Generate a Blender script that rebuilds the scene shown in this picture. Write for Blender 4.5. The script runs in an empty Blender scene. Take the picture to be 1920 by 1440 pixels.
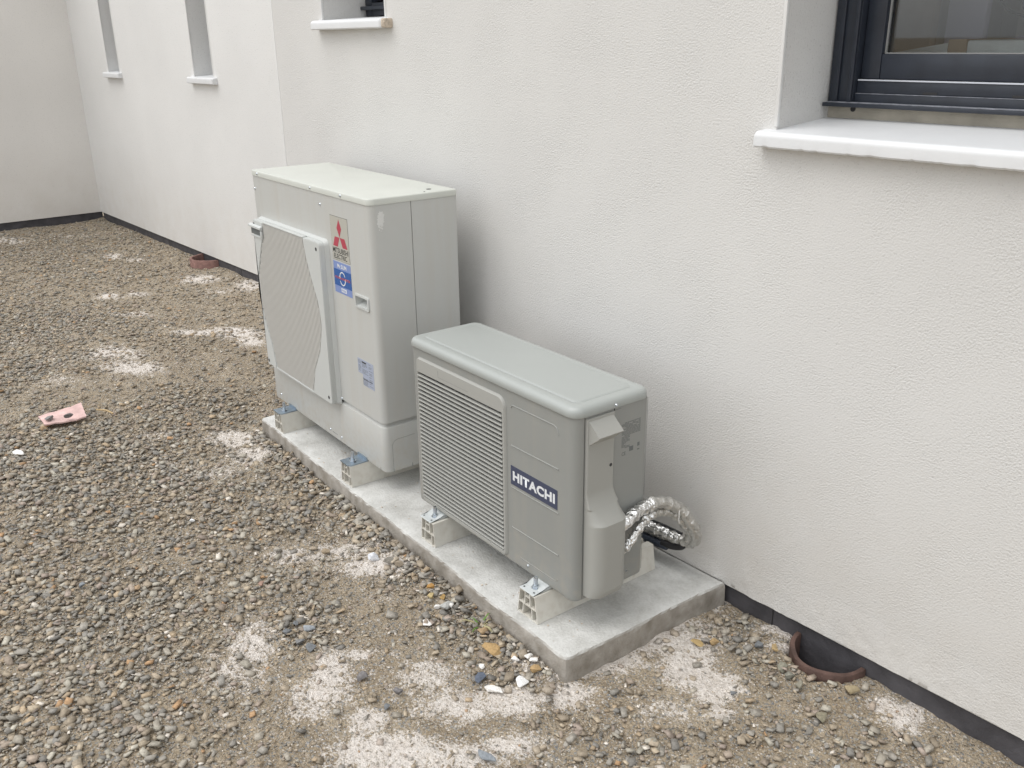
import bpy, bmesh, math, random
import numpy as np
from mathutils import Matrix, Vector
R = math.radians
rng = np.random.default_rng(7)
random.seed(7)
scn = bpy.context.scene
col = scn.collection

# ------------------------------------------------------------------ camera
cam_d = bpy.data.cameras.new('camera')
cam = bpy.data.objects.new('camera', cam_d); col.objects.link(cam)
def cam_axes(yaw, pitch, roll):
    F = np.array([math.sin(yaw)*math.cos(pitch), math.cos(yaw)*math.cos(pitch), math.sin(pitch)])
    Rv = np.array([math.cos(yaw), -math.sin(yaw), 0.0]); U = np.cross(Rv, F)
    return Rv*math.cos(roll)+U*math.sin(roll), -Rv*math.sin(roll)+U*math.cos(roll), F
cR, cU, cF = cam_axes(R(-50.5501), R(-20.6247), R(-0.7535))
m = Matrix(((cR[0], cU[0], -cF[0], .6653), (cR[1], cU[1], -cF[1], -1.9291), (cR[2], cU[2], -cF[2], 1.5592), (0, 0, 0, 1)))
cam.matrix_world = m
cam_d.sensor_width = 36; cam_d.lens = 36*1716.456/1920
cam_d.clip_start = .05; cam_d.clip_end = 500
scn.camera = cam

# ------------------------------------------------------------------ light: overcast daylight
world = bpy.data.worlds.new('World'); scn.world = world; world.use_nodes = True
wn = world.node_tree.nodes; wl = world.node_tree.links
bg = wn['Background']
sky = wn.new('ShaderNodeTexSky'); sky.sky_type = 'NISHITA'; sky.sun_disc = False
sky.sun_elevation = R(52); sky.sun_rotation = R(215); sky.air_density = 1.0; sky.dust_density = 3.0
hsv = wn.new('ShaderNodeHueSaturation'); hsv.inputs['Saturation'].default_value = .22
mixc = wn.new('ShaderNodeMix'); mixc.data_type = 'RGBA'; mixc.inputs[0].default_value = .55
mixc.inputs[7].default_value = (8.2, 8.4, 8.6, 1)      # the cloud deck
wl.new(sky.outputs[0], hsv.inputs['Color']); wl.new(hsv.outputs[0], mixc.inputs[6])
wl.new(mixc.outputs[2], bg.inputs[0]); bg.inputs[1].default_value = .134
sun_d = bpy.data.lights.new('sun', 'SUN'); sun = bpy.data.objects.new('sun', sun_d); col.objects.link(sun)
sun_d.energy = 1.0; sun_d.angle = R(50); sun_d.color = (1, .97, .93)
# light comes from the front left, high up (towards +x, +y, down)
sdir = Vector((.10, .36, -.90)).normalized()
sun.rotation_euler = sdir.to_track_quat('-Z', 'Y').to_euler()
sun.location = (-4, -5, 7)
scn.view_settings.view_transform = 'Standard'; scn.view_settings.look = 'None'
scn.view_settings.exposure = 0.40; scn.view_settings.gamma = 1
scn.view_settings.use_curve_mapping = False

# ------------------------------------------------------------------ materials
def mat(name, color=(.5,.5,.5), rough=.6, metal=0, bump=None, mottling=None, spec=.5, cc=None):
    """bump=(scale,distance,detail), mottling=(scale, amount)"""
    M = bpy.data.materials.new(name); M.use_nodes = True
    N = M.node_tree.nodes; L = M.node_tree.links; b = N['Principled BSDF']
    b.inputs['Base Color'].default_value = (*color, 1); b.inputs['Roughness'].default_value = rough
    b.inputs['Metallic'].default_value = metal; b.inputs['Specular IOR Level'].default_value = spec
    tc = N.new('ShaderNodeTexCoord')
    if mottling:
        n = N.new('ShaderNodeTexNoise'); n.inputs['Scale'].default_value = mottling[0]; n.inputs['Detail'].default_value = 4
        r = N.new('ShaderNodeMapRange'); r.inputs[1].default_value = .3; r.inputs[2].default_value = .7
        r.inputs[3].default_value = 1-mottling[1]; r.inputs[4].default_value = 1+mottling[1]
        mx = N.new('ShaderNodeMix'); mx.data_type = 'RGBA'; mx.blend_type = 'MULTIPLY'; mx.inputs[0].default_value = 1
        mx.inputs[6].default_value = (*color, 1)
        L.new(tc.outputs['Object'], n.inputs['Vector']); L.new(n.outputs[0], r.inputs[0]); L.new(r.outputs[0], mx.inputs[7])
        L.new(mx.outputs[2], b.inputs['Base Color'])
    if bump:
        n = N.new('ShaderNodeTexNoise'); n.inputs['Scale'].default_value = bump[0]; n.inputs['Detail'].default_value = bump[2]
        bp = N.new('ShaderNodeBump'); bp.inputs['Distance'].default_value = bump[1]; bp.inputs['Strength'].default_value = 1
        L.new(tc.outputs['Object'], n.inputs['Vector']); L.new(n.outputs[0], bp.inputs['Height']); L.new(bp.outputs[0], b.inputs['Normal'])
    return M

def stucco_mat(name, color, scale=150, dist=.0022):
    M = mat(name, color, .92, spec=.2); N = M.node_tree.nodes; L = M.node_tree.links; b = N['Principled BSDF']
    tc = N.new('ShaderNodeNewGeometry')
    a = N.new('ShaderNodeTexNoise'); a.inputs['Scale'].default_value = scale; a.inputs['Detail'].default_value = 3; a.inputs['Roughness'].default_value = .55
    v = N.new('ShaderNodeTexVoronoi'); v.inputs['Scale'].default_value = scale*.75
    # patchiness of the sprayed render
    pn = N.new('ShaderNodeTexNoise'); pn.inputs['Scale'].default_value = 5; pn.inputs['Detail'].default_value = 3
    pr = N.new('ShaderNodeMapRange'); pr.inputs[1].default_value = .35; pr.inputs[2].default_value = .65; pr.inputs[3].default_value = .55; pr.inputs[4].default_value = 1.3
    sub = N.new('ShaderNodeMath'); sub.operation = 'SUBTRACT'
    r1 = N.new('ShaderNodeMapRange'); r1.inputs[1].default_value = .35; r1.inputs[2].default_value = .7
    mul = N.new('ShaderNodeMath'); mul.operation = 'MULTIPLY'; mul.inputs[1].default_value = .35
    mul2 = N.new('ShaderNodeMath'); mul2.operation = 'MULTIPLY'
    bp = N.new('ShaderNodeBump'); bp.inputs['Distance'].default_value = dist; bp.inputs['Strength'].default_value = .8
    for n in (a, v, pn): L.new(tc.outputs['Position'], n.inputs['Vector'])
    L.new(a.outputs[0], r1.inputs[0]); L.new(v.outputs['Distance'], mul.inputs[0])
    L.new(r1.outputs[0], sub.inputs[0]); L.new(mul.outputs[0], sub.inputs[1])
    L.new(pn.outputs[0], pr.inputs[0]); L.new(sub.outputs[0], mul2.inputs[0]); L.new(pr.outputs[0], mul2.inputs[1])
    L.new(mul2.outputs[0], bp.inputs['Height']); L.new(bp.outputs[0], b.inputs['Normal'])
    # slight uneven tone and dark pin holes
    tn = N.new('ShaderNodeTexNoise'); tn.inputs['Scale'].default_value = 1.3; tn.inputs['Detail'].default_value = 5
    tr = N.new('ShaderNodeMapRange'); tr.inputs[1].default_value = .3; tr.inputs[2].default_value = .7; tr.inputs[3].default_value = .955; tr.inputs[4].default_value = 1.03
    hr = N.new('ShaderNodeMapRange'); hr.inputs[1].default_value = .27; hr.inputs[2].default_value = .38; hr.inputs[3].default_value = .72; hr.inputs[4].default_value = 1
    mm = N.new('ShaderNodeMath'); mm.operation = 'MULTIPLY'
    L.new(tc.outputs['Position'], tn.inputs['Vector']); L.new(tn.outputs[0], tr.inputs[0])
    L.new(a.outputs[0], hr.inputs[0]); L.new(tr.outputs[0], mm.inputs[0]); L.new(hr.outputs[0], mm.inputs[1])
    # splashed dirt low down; reaches higher to put light falloff into the colour
    sp = N.new('ShaderNodeSeparateXYZ'); L.new(tc.outputs['Position'], sp.inputs[0])
    dz = N.new('ShaderNodeMapRange'); dz.inputs[1].default_value = .05; dz.inputs[2].default_value = .75; dz.inputs[3].default_value = .42; dz.inputs[4].default_value = 0
    dn = N.new('ShaderNodeTexNoise'); dn.inputs['Scale'].default_value = 9; dn.inputs['Detail'].default_value = 6
    L.new(tc.outputs['Position'], dn.inputs['Vector']); L.new(sp.outputs[2], dz.inputs[0])
    dm = N.new('ShaderNodeMath'); dm.operation = 'MULTIPLY'; L.new(dz.outputs[0], dm.inputs[0]); L.new(dn.outputs[0], dm.inputs[1])
    mx = N.new('ShaderNodeMix'); mx.data_type = 'RGBA'; mx.blend_type = 'MULTIPLY'; mx.inputs[0].default_value = 1; mx.inputs[6].default_value = (*color, 1)
    L.new(mm.outputs[0], mx.inputs[7])
    mx2 = N.new('ShaderNodeMix'); mx2.data_type = 'RGBA'; mx2.inputs[7].default_value = (.50, .44, .36, 1)
    L.new(dm.outputs[0], mx2.inputs[0]); L.new(mx.outputs[2], mx2.inputs[6]); L.new(mx2.outputs[2], b.inputs['Base Color'])
    return M

MT = {}
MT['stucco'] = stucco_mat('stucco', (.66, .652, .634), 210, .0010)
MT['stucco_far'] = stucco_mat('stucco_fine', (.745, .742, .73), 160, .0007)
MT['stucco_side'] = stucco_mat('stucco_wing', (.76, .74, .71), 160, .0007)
MT['bead'] = mat('bead_plastic', (.76, .76, .75), .4)
MT['sill'] = mat('sill_stone', (.70, .71, .72), .45, bump=(60, .0006, 4), mottling=(9, .02))
MT['sill_raw'] = mat('sill_raw', (.55, .47, .38), .9, bump=(140, .006, 4), mottling=(60, .3))
MT['plinth'] = mat('bitumen', (.065, .062, .068), .75, bump=(55, .003, 5), mottling=(14, .3))
MT['alu'] = mat('anthracite_alu', (.022, .027, .038), .38, bump=(300, .0002, 2), mottling=(25, .15))
MT['alu_dusty'] = mat('dusty_alu', (.24, .25, .28), .8, bump=(90, .0006, 5), mottling=(60, .4))
MT['alu_line'] = mat('bright_trim', (.55, .57, .62), .35)
MT['gasket'] = mat('gasket', (.30, .30, .29), .6)
MT['raw_ledge'] = mat('raw_ledge', (.40, .37, .31), .9, bump=(80, .002, 5), mottling=(20, .15))
MT['room'] = mat('room_plaster', (.62, .56, .50), .9, mottling=(3, .1))
MT['board'] = mat('plasterboard', (.52, .47, .58), .85)
MT['carton'] = mat('carton', (.50, .38, .28), .85, mottling=(14, .1))
MT['wrap'] = mat('white_wrap', (.85, .88, .90), .5, bump=(25, .006, 4))
MT['cable'] = mat('cable', (.05, .05, .055), .5)
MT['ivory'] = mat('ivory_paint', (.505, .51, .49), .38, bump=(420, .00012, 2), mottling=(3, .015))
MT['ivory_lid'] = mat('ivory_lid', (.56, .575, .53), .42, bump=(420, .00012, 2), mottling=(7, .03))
MT['ivory_plastic'] = mat('ivory_plastic', (.54, .555, .54), .45)
MT['fin'] = mat('fin_plastic', (.56, .55, .52), .5)
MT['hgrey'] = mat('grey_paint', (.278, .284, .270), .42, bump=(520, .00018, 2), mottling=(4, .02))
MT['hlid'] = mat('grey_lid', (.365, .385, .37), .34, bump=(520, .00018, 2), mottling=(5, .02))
MT['hplastic'] = mat('grey_plastic', (.36, .36, .335), .5)
MT['dark'] = mat('dark_cavity', (.05, .055, .058), .6)
MT['coil'] = mat('coil_grey', (.21, .215, .22), .5, .4, bump=(260, .003, 1))
MT['seam'] = mat('seam_shadow_gap', (.03, .03, .03), .8)
MT['steel'] = mat('zinc_steel', (.62, .66, .70), .28, 1.0, bump=(120, .0004, 3))
MT['zinc'] = mat('blue_zinc', (.33, .40, .47), .42, .85, bump=(60, .0006, 3), mottling=(30, .2))
MT['foot'] = mat('foot_paint', (.55, .58, .58), .4)
MT['pvc'] = mat('cream_pvc', (.66, .64, .58), .45, mottling=(12, .03))
MT['foil'] = mat('foil', (.85, .85, .84), .28, 1.0, bump=(75, .012, 2))
MT['foil_dull'] = mat('foil_dull', (.62, .61, .58), .33, .8, bump=(60, .010, 3))
MT['conduit'] = mat('conduit', (.035, .045, .065), .45)
MT['black'] = mat('black_tape', (.02, .02, .022), .5)
MT['tie'] = mat('tie', (.72, .71, .68), .4)
MT['stk_grey'] = mat('sticker_beige', (.44, .43, .38), .45)
MT['red'] = mat('print_red', (.42, .05, .08), .5)
MT['ink'] = mat('print_black', (.03, .03, .032), .5)
MT['ink_grey'] = mat('print_grey', (.14, .15, .15), .6)
MT['blue_l'] = mat('print_light_blue', (.20, .27, .52), .45)
MT['blue_d'] = mat('print_blue', (.025, .10, .33), .45)
MT['white'] = mat('print_white', (.72, .74, .76), .45)
MT['pink_red'] = mat('print_pink', (.55, .12, .12), .5)
MT['stk_silver'] = mat('sticker_silver', (.36, .40, .50), .4)
MT['logo_blue'] = mat('logo_slate', (.055, .065, .11), .4)
MT['scuff'] = mat('scuff', (.66, .66, .64), .8, bump=(120, .001, 3))
MT['terracotta'] = mat('clay_pipe', (.105, .062, .05), .75, bump=(70, .003, 5), mottling=(25, .35))
MT['terracotta_red'] = mat('red_clay_pipe', (.25, .14, .12), .8, bump=(70, .003, 5), mottling=(25, .25))
MT['tile'] = mat('pink_sheet', (.66, .46, .43), .7, bump=(30, .001, 4), mottling=(18, .18))
MT['grass'] = mat('green_blade', (.10, .20, .03), .6)
MT['straw'] = mat('dry_blade', (.40, .36, .20), .7)
MT['wood'] = mat('splinter', (.45, .33, .18), .8)

def weather(key, base_z, tint=(.46, .41, .34)):
    M = MT[key]; N = M.node_tree.nodes; L = M.node_tree.links; b = N['Principled BSDF']
    src = b.inputs['Base Color'].links[0].from_socket; g = N.new('ShaderNodeNewGeometry')
    mp = N.new('ShaderNodeMapping'); mp.inputs['Scale'].default_value = (26, 26, 1.6); L.new(g.outputs['Position'], mp.inputs[0])
    n = N.new('ShaderNodeTexNoise'); n.inputs['Scale'].default_value = 1; n.inputs['Detail'].default_value = 5; L.new(mp.outputs[0], n.inputs['Vector'])
    n2 = N.new('ShaderNodeTexNoise'); n2.inputs['Scale'].default_value = 45; n2.inputs['Detail'].default_value = 6; L.new(g.outputs['Position'], n2.inputs['Vector'])
    r = N.new('ShaderNodeMapRange'); r.inputs[1].default_value = .50; r.inputs[2].default_value = .75; r.inputs[3].default_value = 0; r.inputs[4].default_value = .20; L.new(n.outputs[0], r.inputs[0])
    sp = N.new('ShaderNodeSeparateXYZ'); L.new(g.outputs['Position'], sp.inputs[0])
    z = N.new('ShaderNodeMapRange'); z.inputs[1].default_value = base_z; z.inputs[2].default_value = base_z+.16; z.inputs[3].default_value = .50; z.inputs[4].default_value = .04; L.new(sp.outputs[2], z.inputs[0])
    q = N.new('ShaderNodeMapRange'); q.inputs[1].default_value = .45; q.inputs[2].default_value = .75; L.new(n2.outputs[0], q.inputs[0])
    m1 = N.new('ShaderNodeMath'); m1.operation = 'MULTIPLY'; L.new(z.outputs[0], m1.inputs[0]); L.new(q.outputs[0], m1.inputs[1])
    m2 = N.new('ShaderNodeMath'); m2.operation = 'ADD'; m2.use_clamp = True; L.new(m1.outputs[0], m2.inputs[0]); L.new(r.outputs[0], m2.inputs[1])
    mx = N.new('ShaderNodeMix'); mx.data_type = 'RGBA'; mx.inputs[7].default_value = (*tint, 1); L.new(m2.outputs[0], mx.inputs[0]); L.new(src, mx.inputs[6]); L.new(mx.outputs[2], b.inputs['Base Color'])
    ro = N.new('ShaderNodeMapRange'); ro.inputs[3].default_value = .38; ro.inputs[4].default_value = .8; L.new(m2.outputs[0], ro.inputs[0]); L.new(ro.outputs[0], b.inputs['Roughness'])
weather('ivory', .155); weather('hgrey', .158, (.38, .345, .29)); weather('pvc', .074)
def concrete_mat():
    M = mat('concrete_top', (.46, .455, .43), .85, spec=.3); N = M.node_tree.nodes; L = M.node_tree.links; b = N['Principled BSDF']
    g = N.new('ShaderNodeNewGeometry')
    n1 = N.new('ShaderNodeTexNoise'); n1.inputs['Scale'].default_value = 7; n1.inputs['Detail'].default_value = 8; n1.inputs['Roughness'].default_value = .65
    n2 = N.new('ShaderNodeTexNoise'); n2.inputs['Scale'].default_value = 170; n2.inputs['Detail'].default_value = 4
    cr = N.new('ShaderNodeValToRGB'); e = cr.color_ramp.elements
    e[0].position = .30; e[0].color = (.43, .425, .40, 1); e[1].position = .66; e[1].color = (.68, .68, .66, 1)
    mx = N.new('ShaderNodeMix'); mx.data_type = 'RGBA'; mx.blend_type = 'OVERLAY'; mx.inputs[0].default_value = .25
    for n in (n1, n2): L.new(g.outputs['Position'], n.inputs['Vector'])
    L.new(n1.outputs[0], cr.inputs[0]); L.new(cr.outputs[0], mx.inputs[6]); L.new(n2.outputs[0], mx.inputs[7])
    # mud on the shuttered sides, by which way the face looks
    sp = N.new('ShaderNodeSeparateXYZ'); L.new(g.outputs['True Normal'], sp.inputs[0])
    rr = N.new('ShaderNodeMapRange'); rr.inputs[1].default_value = .25; rr.inputs[2].default_value = .8
    L.new(sp.outputs[2], rr.inputs[0])
    n3 = N.new('ShaderNodeTexNoise'); n3.inputs['Scale'].default_value = 24; n3.inputs['Detail'].default_value = 6; L.new(g.outputs['Position'], n3.inputs['Vector'])
    c2 = N.new('ShaderNodeValToRGB'); e = c2.color_ramp.elements
    e[0].position = .3; e[0].color = (.25, .225, .19, 1); e[1].position = .75; e[1].color = (.44, .41, .37, 1)
    L.new(n3.outputs[0], c2.inputs[0])
    mx2 = N.new('ShaderNodeMix'); mx2.data_type = 'RGBA'; L.new(rr.outputs[0], mx2.inputs[0]); L.new(c2.outputs[0], mx2.inputs[6]); L.new(mx.outputs[2], mx2.inputs[7])
    L.new(mx2.outputs[2], b.inputs['Base Color'])
    ad = N.new('ShaderNodeMath'); ad.operation = 'ADD'; L.new(n2.outputs[0], ad.inputs[0]); L.new(n1.outputs[0], ad.inputs[1])
    bp = N.new('ShaderNodeBump'); bp.inputs['Distance'].default_value = .0035; bp.inputs['Strength'].default_value = .8
    L.new(ad.outputs[0], bp.inputs['Height']); L.new(bp.outputs[0], b.inputs['Normal'])
    return M
MT['concrete'] = concrete_mat()

# ------------------------------------------------------------------ mesh helpers
def link(name, me, mats=None, parent=None, sharp=35, smooth=True):
    o = bpy.data.objects.new(name, me); col.objects.link(o)
    if mats is not None:
        for k in (mats if isinstance(mats, (list, tuple)) else [mats]): me.materials.append(MT[k])
    if smooth and len(me.polygons):
        me.shade_smooth(); me.set_sharp_from_angle(angle=R(sharp))
    if parent is not None:
        o.parent = parent; o.location.z = -parent.get('_z', 0.0)
    return o
def mesh(name, verts, faces, mats=None, parent=None, sharp=35, smooth=True):
    me = bpy.data.meshes.new(name); me.from_pydata([tuple(map(float, v)) for v in verts], [], [tuple(f) for f in faces]); me.validate(); me.update()
    return link(name, me, mats, parent, sharp, smooth)
class MB:
    def __init__(s): s.v = []; s.f = []
    def add(s, v, f):
        n = len(s.v); s.v += [tuple(p) for p in v]; s.f += [tuple(i+n for i in q) for q in f]; return s
    def box(s, x0, x1, y0, y1, z0, z1, bev=0):
        if bev <= 0:
            v = [(x0,y0,z0),(x1,y0,z0),(x1,y1,z0),(x0,y1,z0),(x0,y0,z1),(x1,y0,z1),(x1,y1,z1),(x0,y1,z1)]
            return s.add(v, [(0,3,2,1),(4,5,6,7),(0,1,5,4),(1,2,6,5),(2,3,7,6),(3,0,4,7)])
        bm = bmesh.new(); bmesh.ops.create_cube(bm, size=1)
        for q in bm.verts: q.co = Vector(((x0+x1)/2+q.co.x*(x1-x0), (y0+y1)/2+q.co.y*(y1-y0), (z0+z1)/2+q.co.z*(z1-z0)))
        bmesh.ops.bevel(bm, geom=bm.edges[:], offset=bev, segments=2, affect='EDGES', profile=.5)
        bm.verts.index_update(); v = [tuple(q.co) for q in bm.verts]; f = [[w.index for w in q.verts] for q in bm.faces]; bm.free()
        return s.add(v, f)
    def prism(s, poly, axis, a0, a1):
        """poly = list of 2D points; axis 'y': poly is (x,z); 'x': poly is (y,z); 'z': poly is (x,y)"""
        def P(p, a): return {'y': (p[0], a, p[1]), 'x': (a, p[0], p[1]), 'z': (p[0], p[1], a)}[axis]
        n = len(poly); v = [P(p, a0) for p in poly]+[P(p, a1) for p in poly]
        f = [tuple(range(n)), tuple(range(2*n-1, n-1, -1))]+[(i, (i+1) % n, (i+1) % n+n, i+n) for i in range(n)]
        return s.add(v, f)
    def cyl(s, p0, p1, r0, r1=None, n=12, caps=True):
        r1 = r0 if r1 is None else r1
        p0 = Vector(p0); p1 = Vector(p1); d = (p1-p0).normalized(); a = d.orthogonal().normalized(); b = d.cross(a)
        v = []
        for p, r in ((p0, r0), (p1, r1)):
            for i in range(n):
                t = 2*math.pi*i/n; v.append(tuple(p+a*math.cos(t)*r+b*math.sin(t)*r))
        f = [(i, (i+1) % n, (i+1) % n+n, i+n) for i in range(n)]
        if caps: f += [tuple(range(n-1, -1, -1)), tuple(range(n, 2*n))]
        return s.add(v, f)
    def build(s, name, mats=None, parent=None, sharp=35, smooth=True, recalc=True):
        me = bpy.data.meshes.new(name); me.from_pydata(s.v, [], s.f); me.update()
        if recalc:
            bm = bmesh.new(); bm.from_mesh(me); bmesh.ops.recalc_face_normals(bm, faces=bm.faces); bm.to_mesh(me); bm.free()
        return link(name, me, mats, parent, sharp, smooth)
def thing(name, label, cat, loc=(0,0,0), rz=0, group=None):
    o = bpy.data.objects.new(name, None); col.objects.link(o); o.location = loc; o.rotation_euler = (0, 0, rz)
    o.empty_display_size = .1
    o['label'] = label; o['category'] = cat
    if group: o['group'] = group
    o['_z'] = float(loc[2]); return o
def tag(o, label=None, cat=None, group=None, kind=None):
    for k, v in (('label', label), ('category', cat), ('group', group), ('kind', kind)):
        if v: o[k] = v
    return o
def vnoise(x, y, seed=0):
    x = np.asarray(x, float); y = np.asarray(y, float)
    xi = np.floor(x).astype(np.int64); yi = np.floor(y).astype(np.int64); fx = x-xi; fy = y-yi
    fx = fx*fx*(3-2*fx); fy = fy*fy*(3-2*fy)
    def h(a, b):
        n = (a*374761393+b*668265263+seed*974711) & 0xffffffff
        n = ((n ^ (n >> 13))*1274126177) & 0xffffffff
        return ((n ^ (n >> 16)) & 0xffff)/65535.
    return (h(xi,yi)*(1-fx)+h(xi+1,yi)*fx)*(1-fy)+(h(xi,yi+1)*(1-fx)+h(xi+1,yi+1)*fx)*fy
def fbm(x, y, oct=4, seed=0):
    s = 0; a = .5; t = 0
    for i in range(oct): s = s+a*vnoise(x*2**i, y*2**i, seed+i); t += a; a *= .5
    return s/t
def rrect(x0, x1, y0, y1, rad, seg=6, extra=None):
    """rounded rectangle (counter-clockwise from front-left) -> points with normals; rad = (fl, fr, br, bl)"""
    P = []
    C = [(x0+rad[0], y0+rad[0], rad[0], 180), (x1-rad[1], y0+rad[1], rad[1], 270), (x1-rad[2], y1-rad[2], rad[2], 0), (x0+rad[3], y1-rad[3], rad[3], 90)]
    for ci, (cx, cy, r, a0) in enumerate(C):
        for i in range(seg+1):
            t = R(a0+90*i/seg); n = (math.cos(t), math.sin(t)); P.append((cx+n[0]*r, cy+n[1]*r, n[0], n[1]))
        if extra and ci in extra:      # extra points on the edge after this corner
            for (px, py, nx, ny) in extra[ci]: P.append((px, py, nx, ny))
    return P
def loft(P, levels, skip=None, cap0=True, cap1=True):
    v = []; f = []; n = len(P)
    for (z, ins) in levels:
        for i, p in enumerate(P):
            d = ins(i, p) if callable(ins) else ins
            v.append((p[0]-p[2]*d, p[1]-p[3]*d, z))
    for j in range(len(levels)-1):
        for i in range(n):
            k = (i+1) % n
            if skip and skip(P[i], P[k], levels[j][0], levels[j+1][0]): continue
            f.append((j*n+i, j*n+k, (j+1)*n+k, (j+1)*n+i))
    if cap0: f.append(tuple(range(n-1, -1, -1)))
    if cap1: f.append(tuple(range((len(levels)-1)*n, len(levels)*n)))
    return v, f
def rr_loft(x0, x1, y0, y1, rad, levels, seg=6, inner=.012):
    v = []; f = []; n = 4*(seg+1)
    for z, ins in levels:
        rr = tuple(max(r-ins, inner if ins > .01 else .002) for r in rad)
        v += [(p[0], p[1], z) for p in rrect(x0+ins, x1-ins, y0+ins, y1-ins, rr, seg)]
    for j in range(len(levels)-1):
        for i in range(n): f.append((j*n+i, j*n+(i+1) % n, (j+1)*n+(i+1) % n, (j+1)*n+i))
    f += [tuple(range(n-1, -1, -1)), tuple(range((len(levels)-1)*n, len(levels)*n))]
    return v, f
def catmull(pts, per=10):
    P = [Vector(p) for p in pts]; P = [P[0]*2-P[1]]+P+[P[-1]*2-P[-2]]; out = []
    for i in range(1, len(P)-2):
        for k in range(per):
            t = k/per; a, b, c, d = P[i-1], P[i], P[i+1], P[i+2]
            out.append(.5*((2*b)+(c-a)*t+(2*a-5*b+4*c-d)*t*t+(3*b-a-3*c+d)*t**3))
    out.append(P[-2]); return out
def tube(pts, rad, n=14, name='tube', mats=None, parent=None, radf=None, caps=True, sharp=40):
    C = [Vector(p) for p in pts]; v = []; f = []
    up = Vector((0, 0, 1)); T0 = (C[1]-C[0]).normalized(); a = T0.orthogonal().normalized()
    for j, p in enumerate(C):
        T = (C[min(j+1, len(C)-1)]-C[max(j-1, 0)]).normalized(); a = (a-T*a.dot(T)).normalized(); b = T.cross(a)
        for i in range(n):
            t = 2*math.pi*i/n; r = radf(j, t) if radf else rad
            v.append(tuple(p+(a*math.cos(t)+b*math.sin(t))*r))
    for j in range(len(C)-1):
        for i in range(n): f.append((j*n+i, j*n+(i+1) % n, (j+1)*n+(i+1) % n, (j+1)*n+i))
    if caps: f += [tuple(range(n-1, -1, -1)), tuple(range((len(C)-1)*n, len(C)*n))]
    return mesh(name, v, f, mats, parent, sharp)
def text_part(name, s, x0, x1, z0, z1, y, mt, parent, bold=0.0, side=False, thick=.0006, x_at=0, space=1.0):
    """flat lettering in the plane y (front) or, with side=True, in the plane x = y with text running along +y"""
    cu = bpy.data.curves.new(name, 'FONT'); cu.body = s; cu.offset = bold; cu.resolution_u = 3; cu.space_character = space
    o = bpy.data.objects.new(name+'_tmp', cu); col.objects.link(o); bpy.context.view_layer.update()
    me = bpy.data.meshes.new_from_object(o.evaluated_get(bpy.context.evaluated_depsgraph_get()))
    bpy.data.objects.remove(o); bpy.data.curves.remove(cu)
    co = np.array([v.co[:] for v in me.vertices]); lo = co.min(0); hi = co.max(0)
    u = (co[:, 0]-lo[0])/(hi[0]-lo[0]); w = (co[:, 1]-lo[1])/(hi[1]-lo[1])
    for i, v in enumerate(me.vertices):
        if side: v.co = (y, x0+u[i]*(x1-x0), z0+w[i]*(z1-z0))
        else: v.co = (x0+u[i]*(x1-x0), y, z0+w[i]*(z1-z0))
    me.name = name
    return link(name, me, mt, parent, smooth=False)

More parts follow.
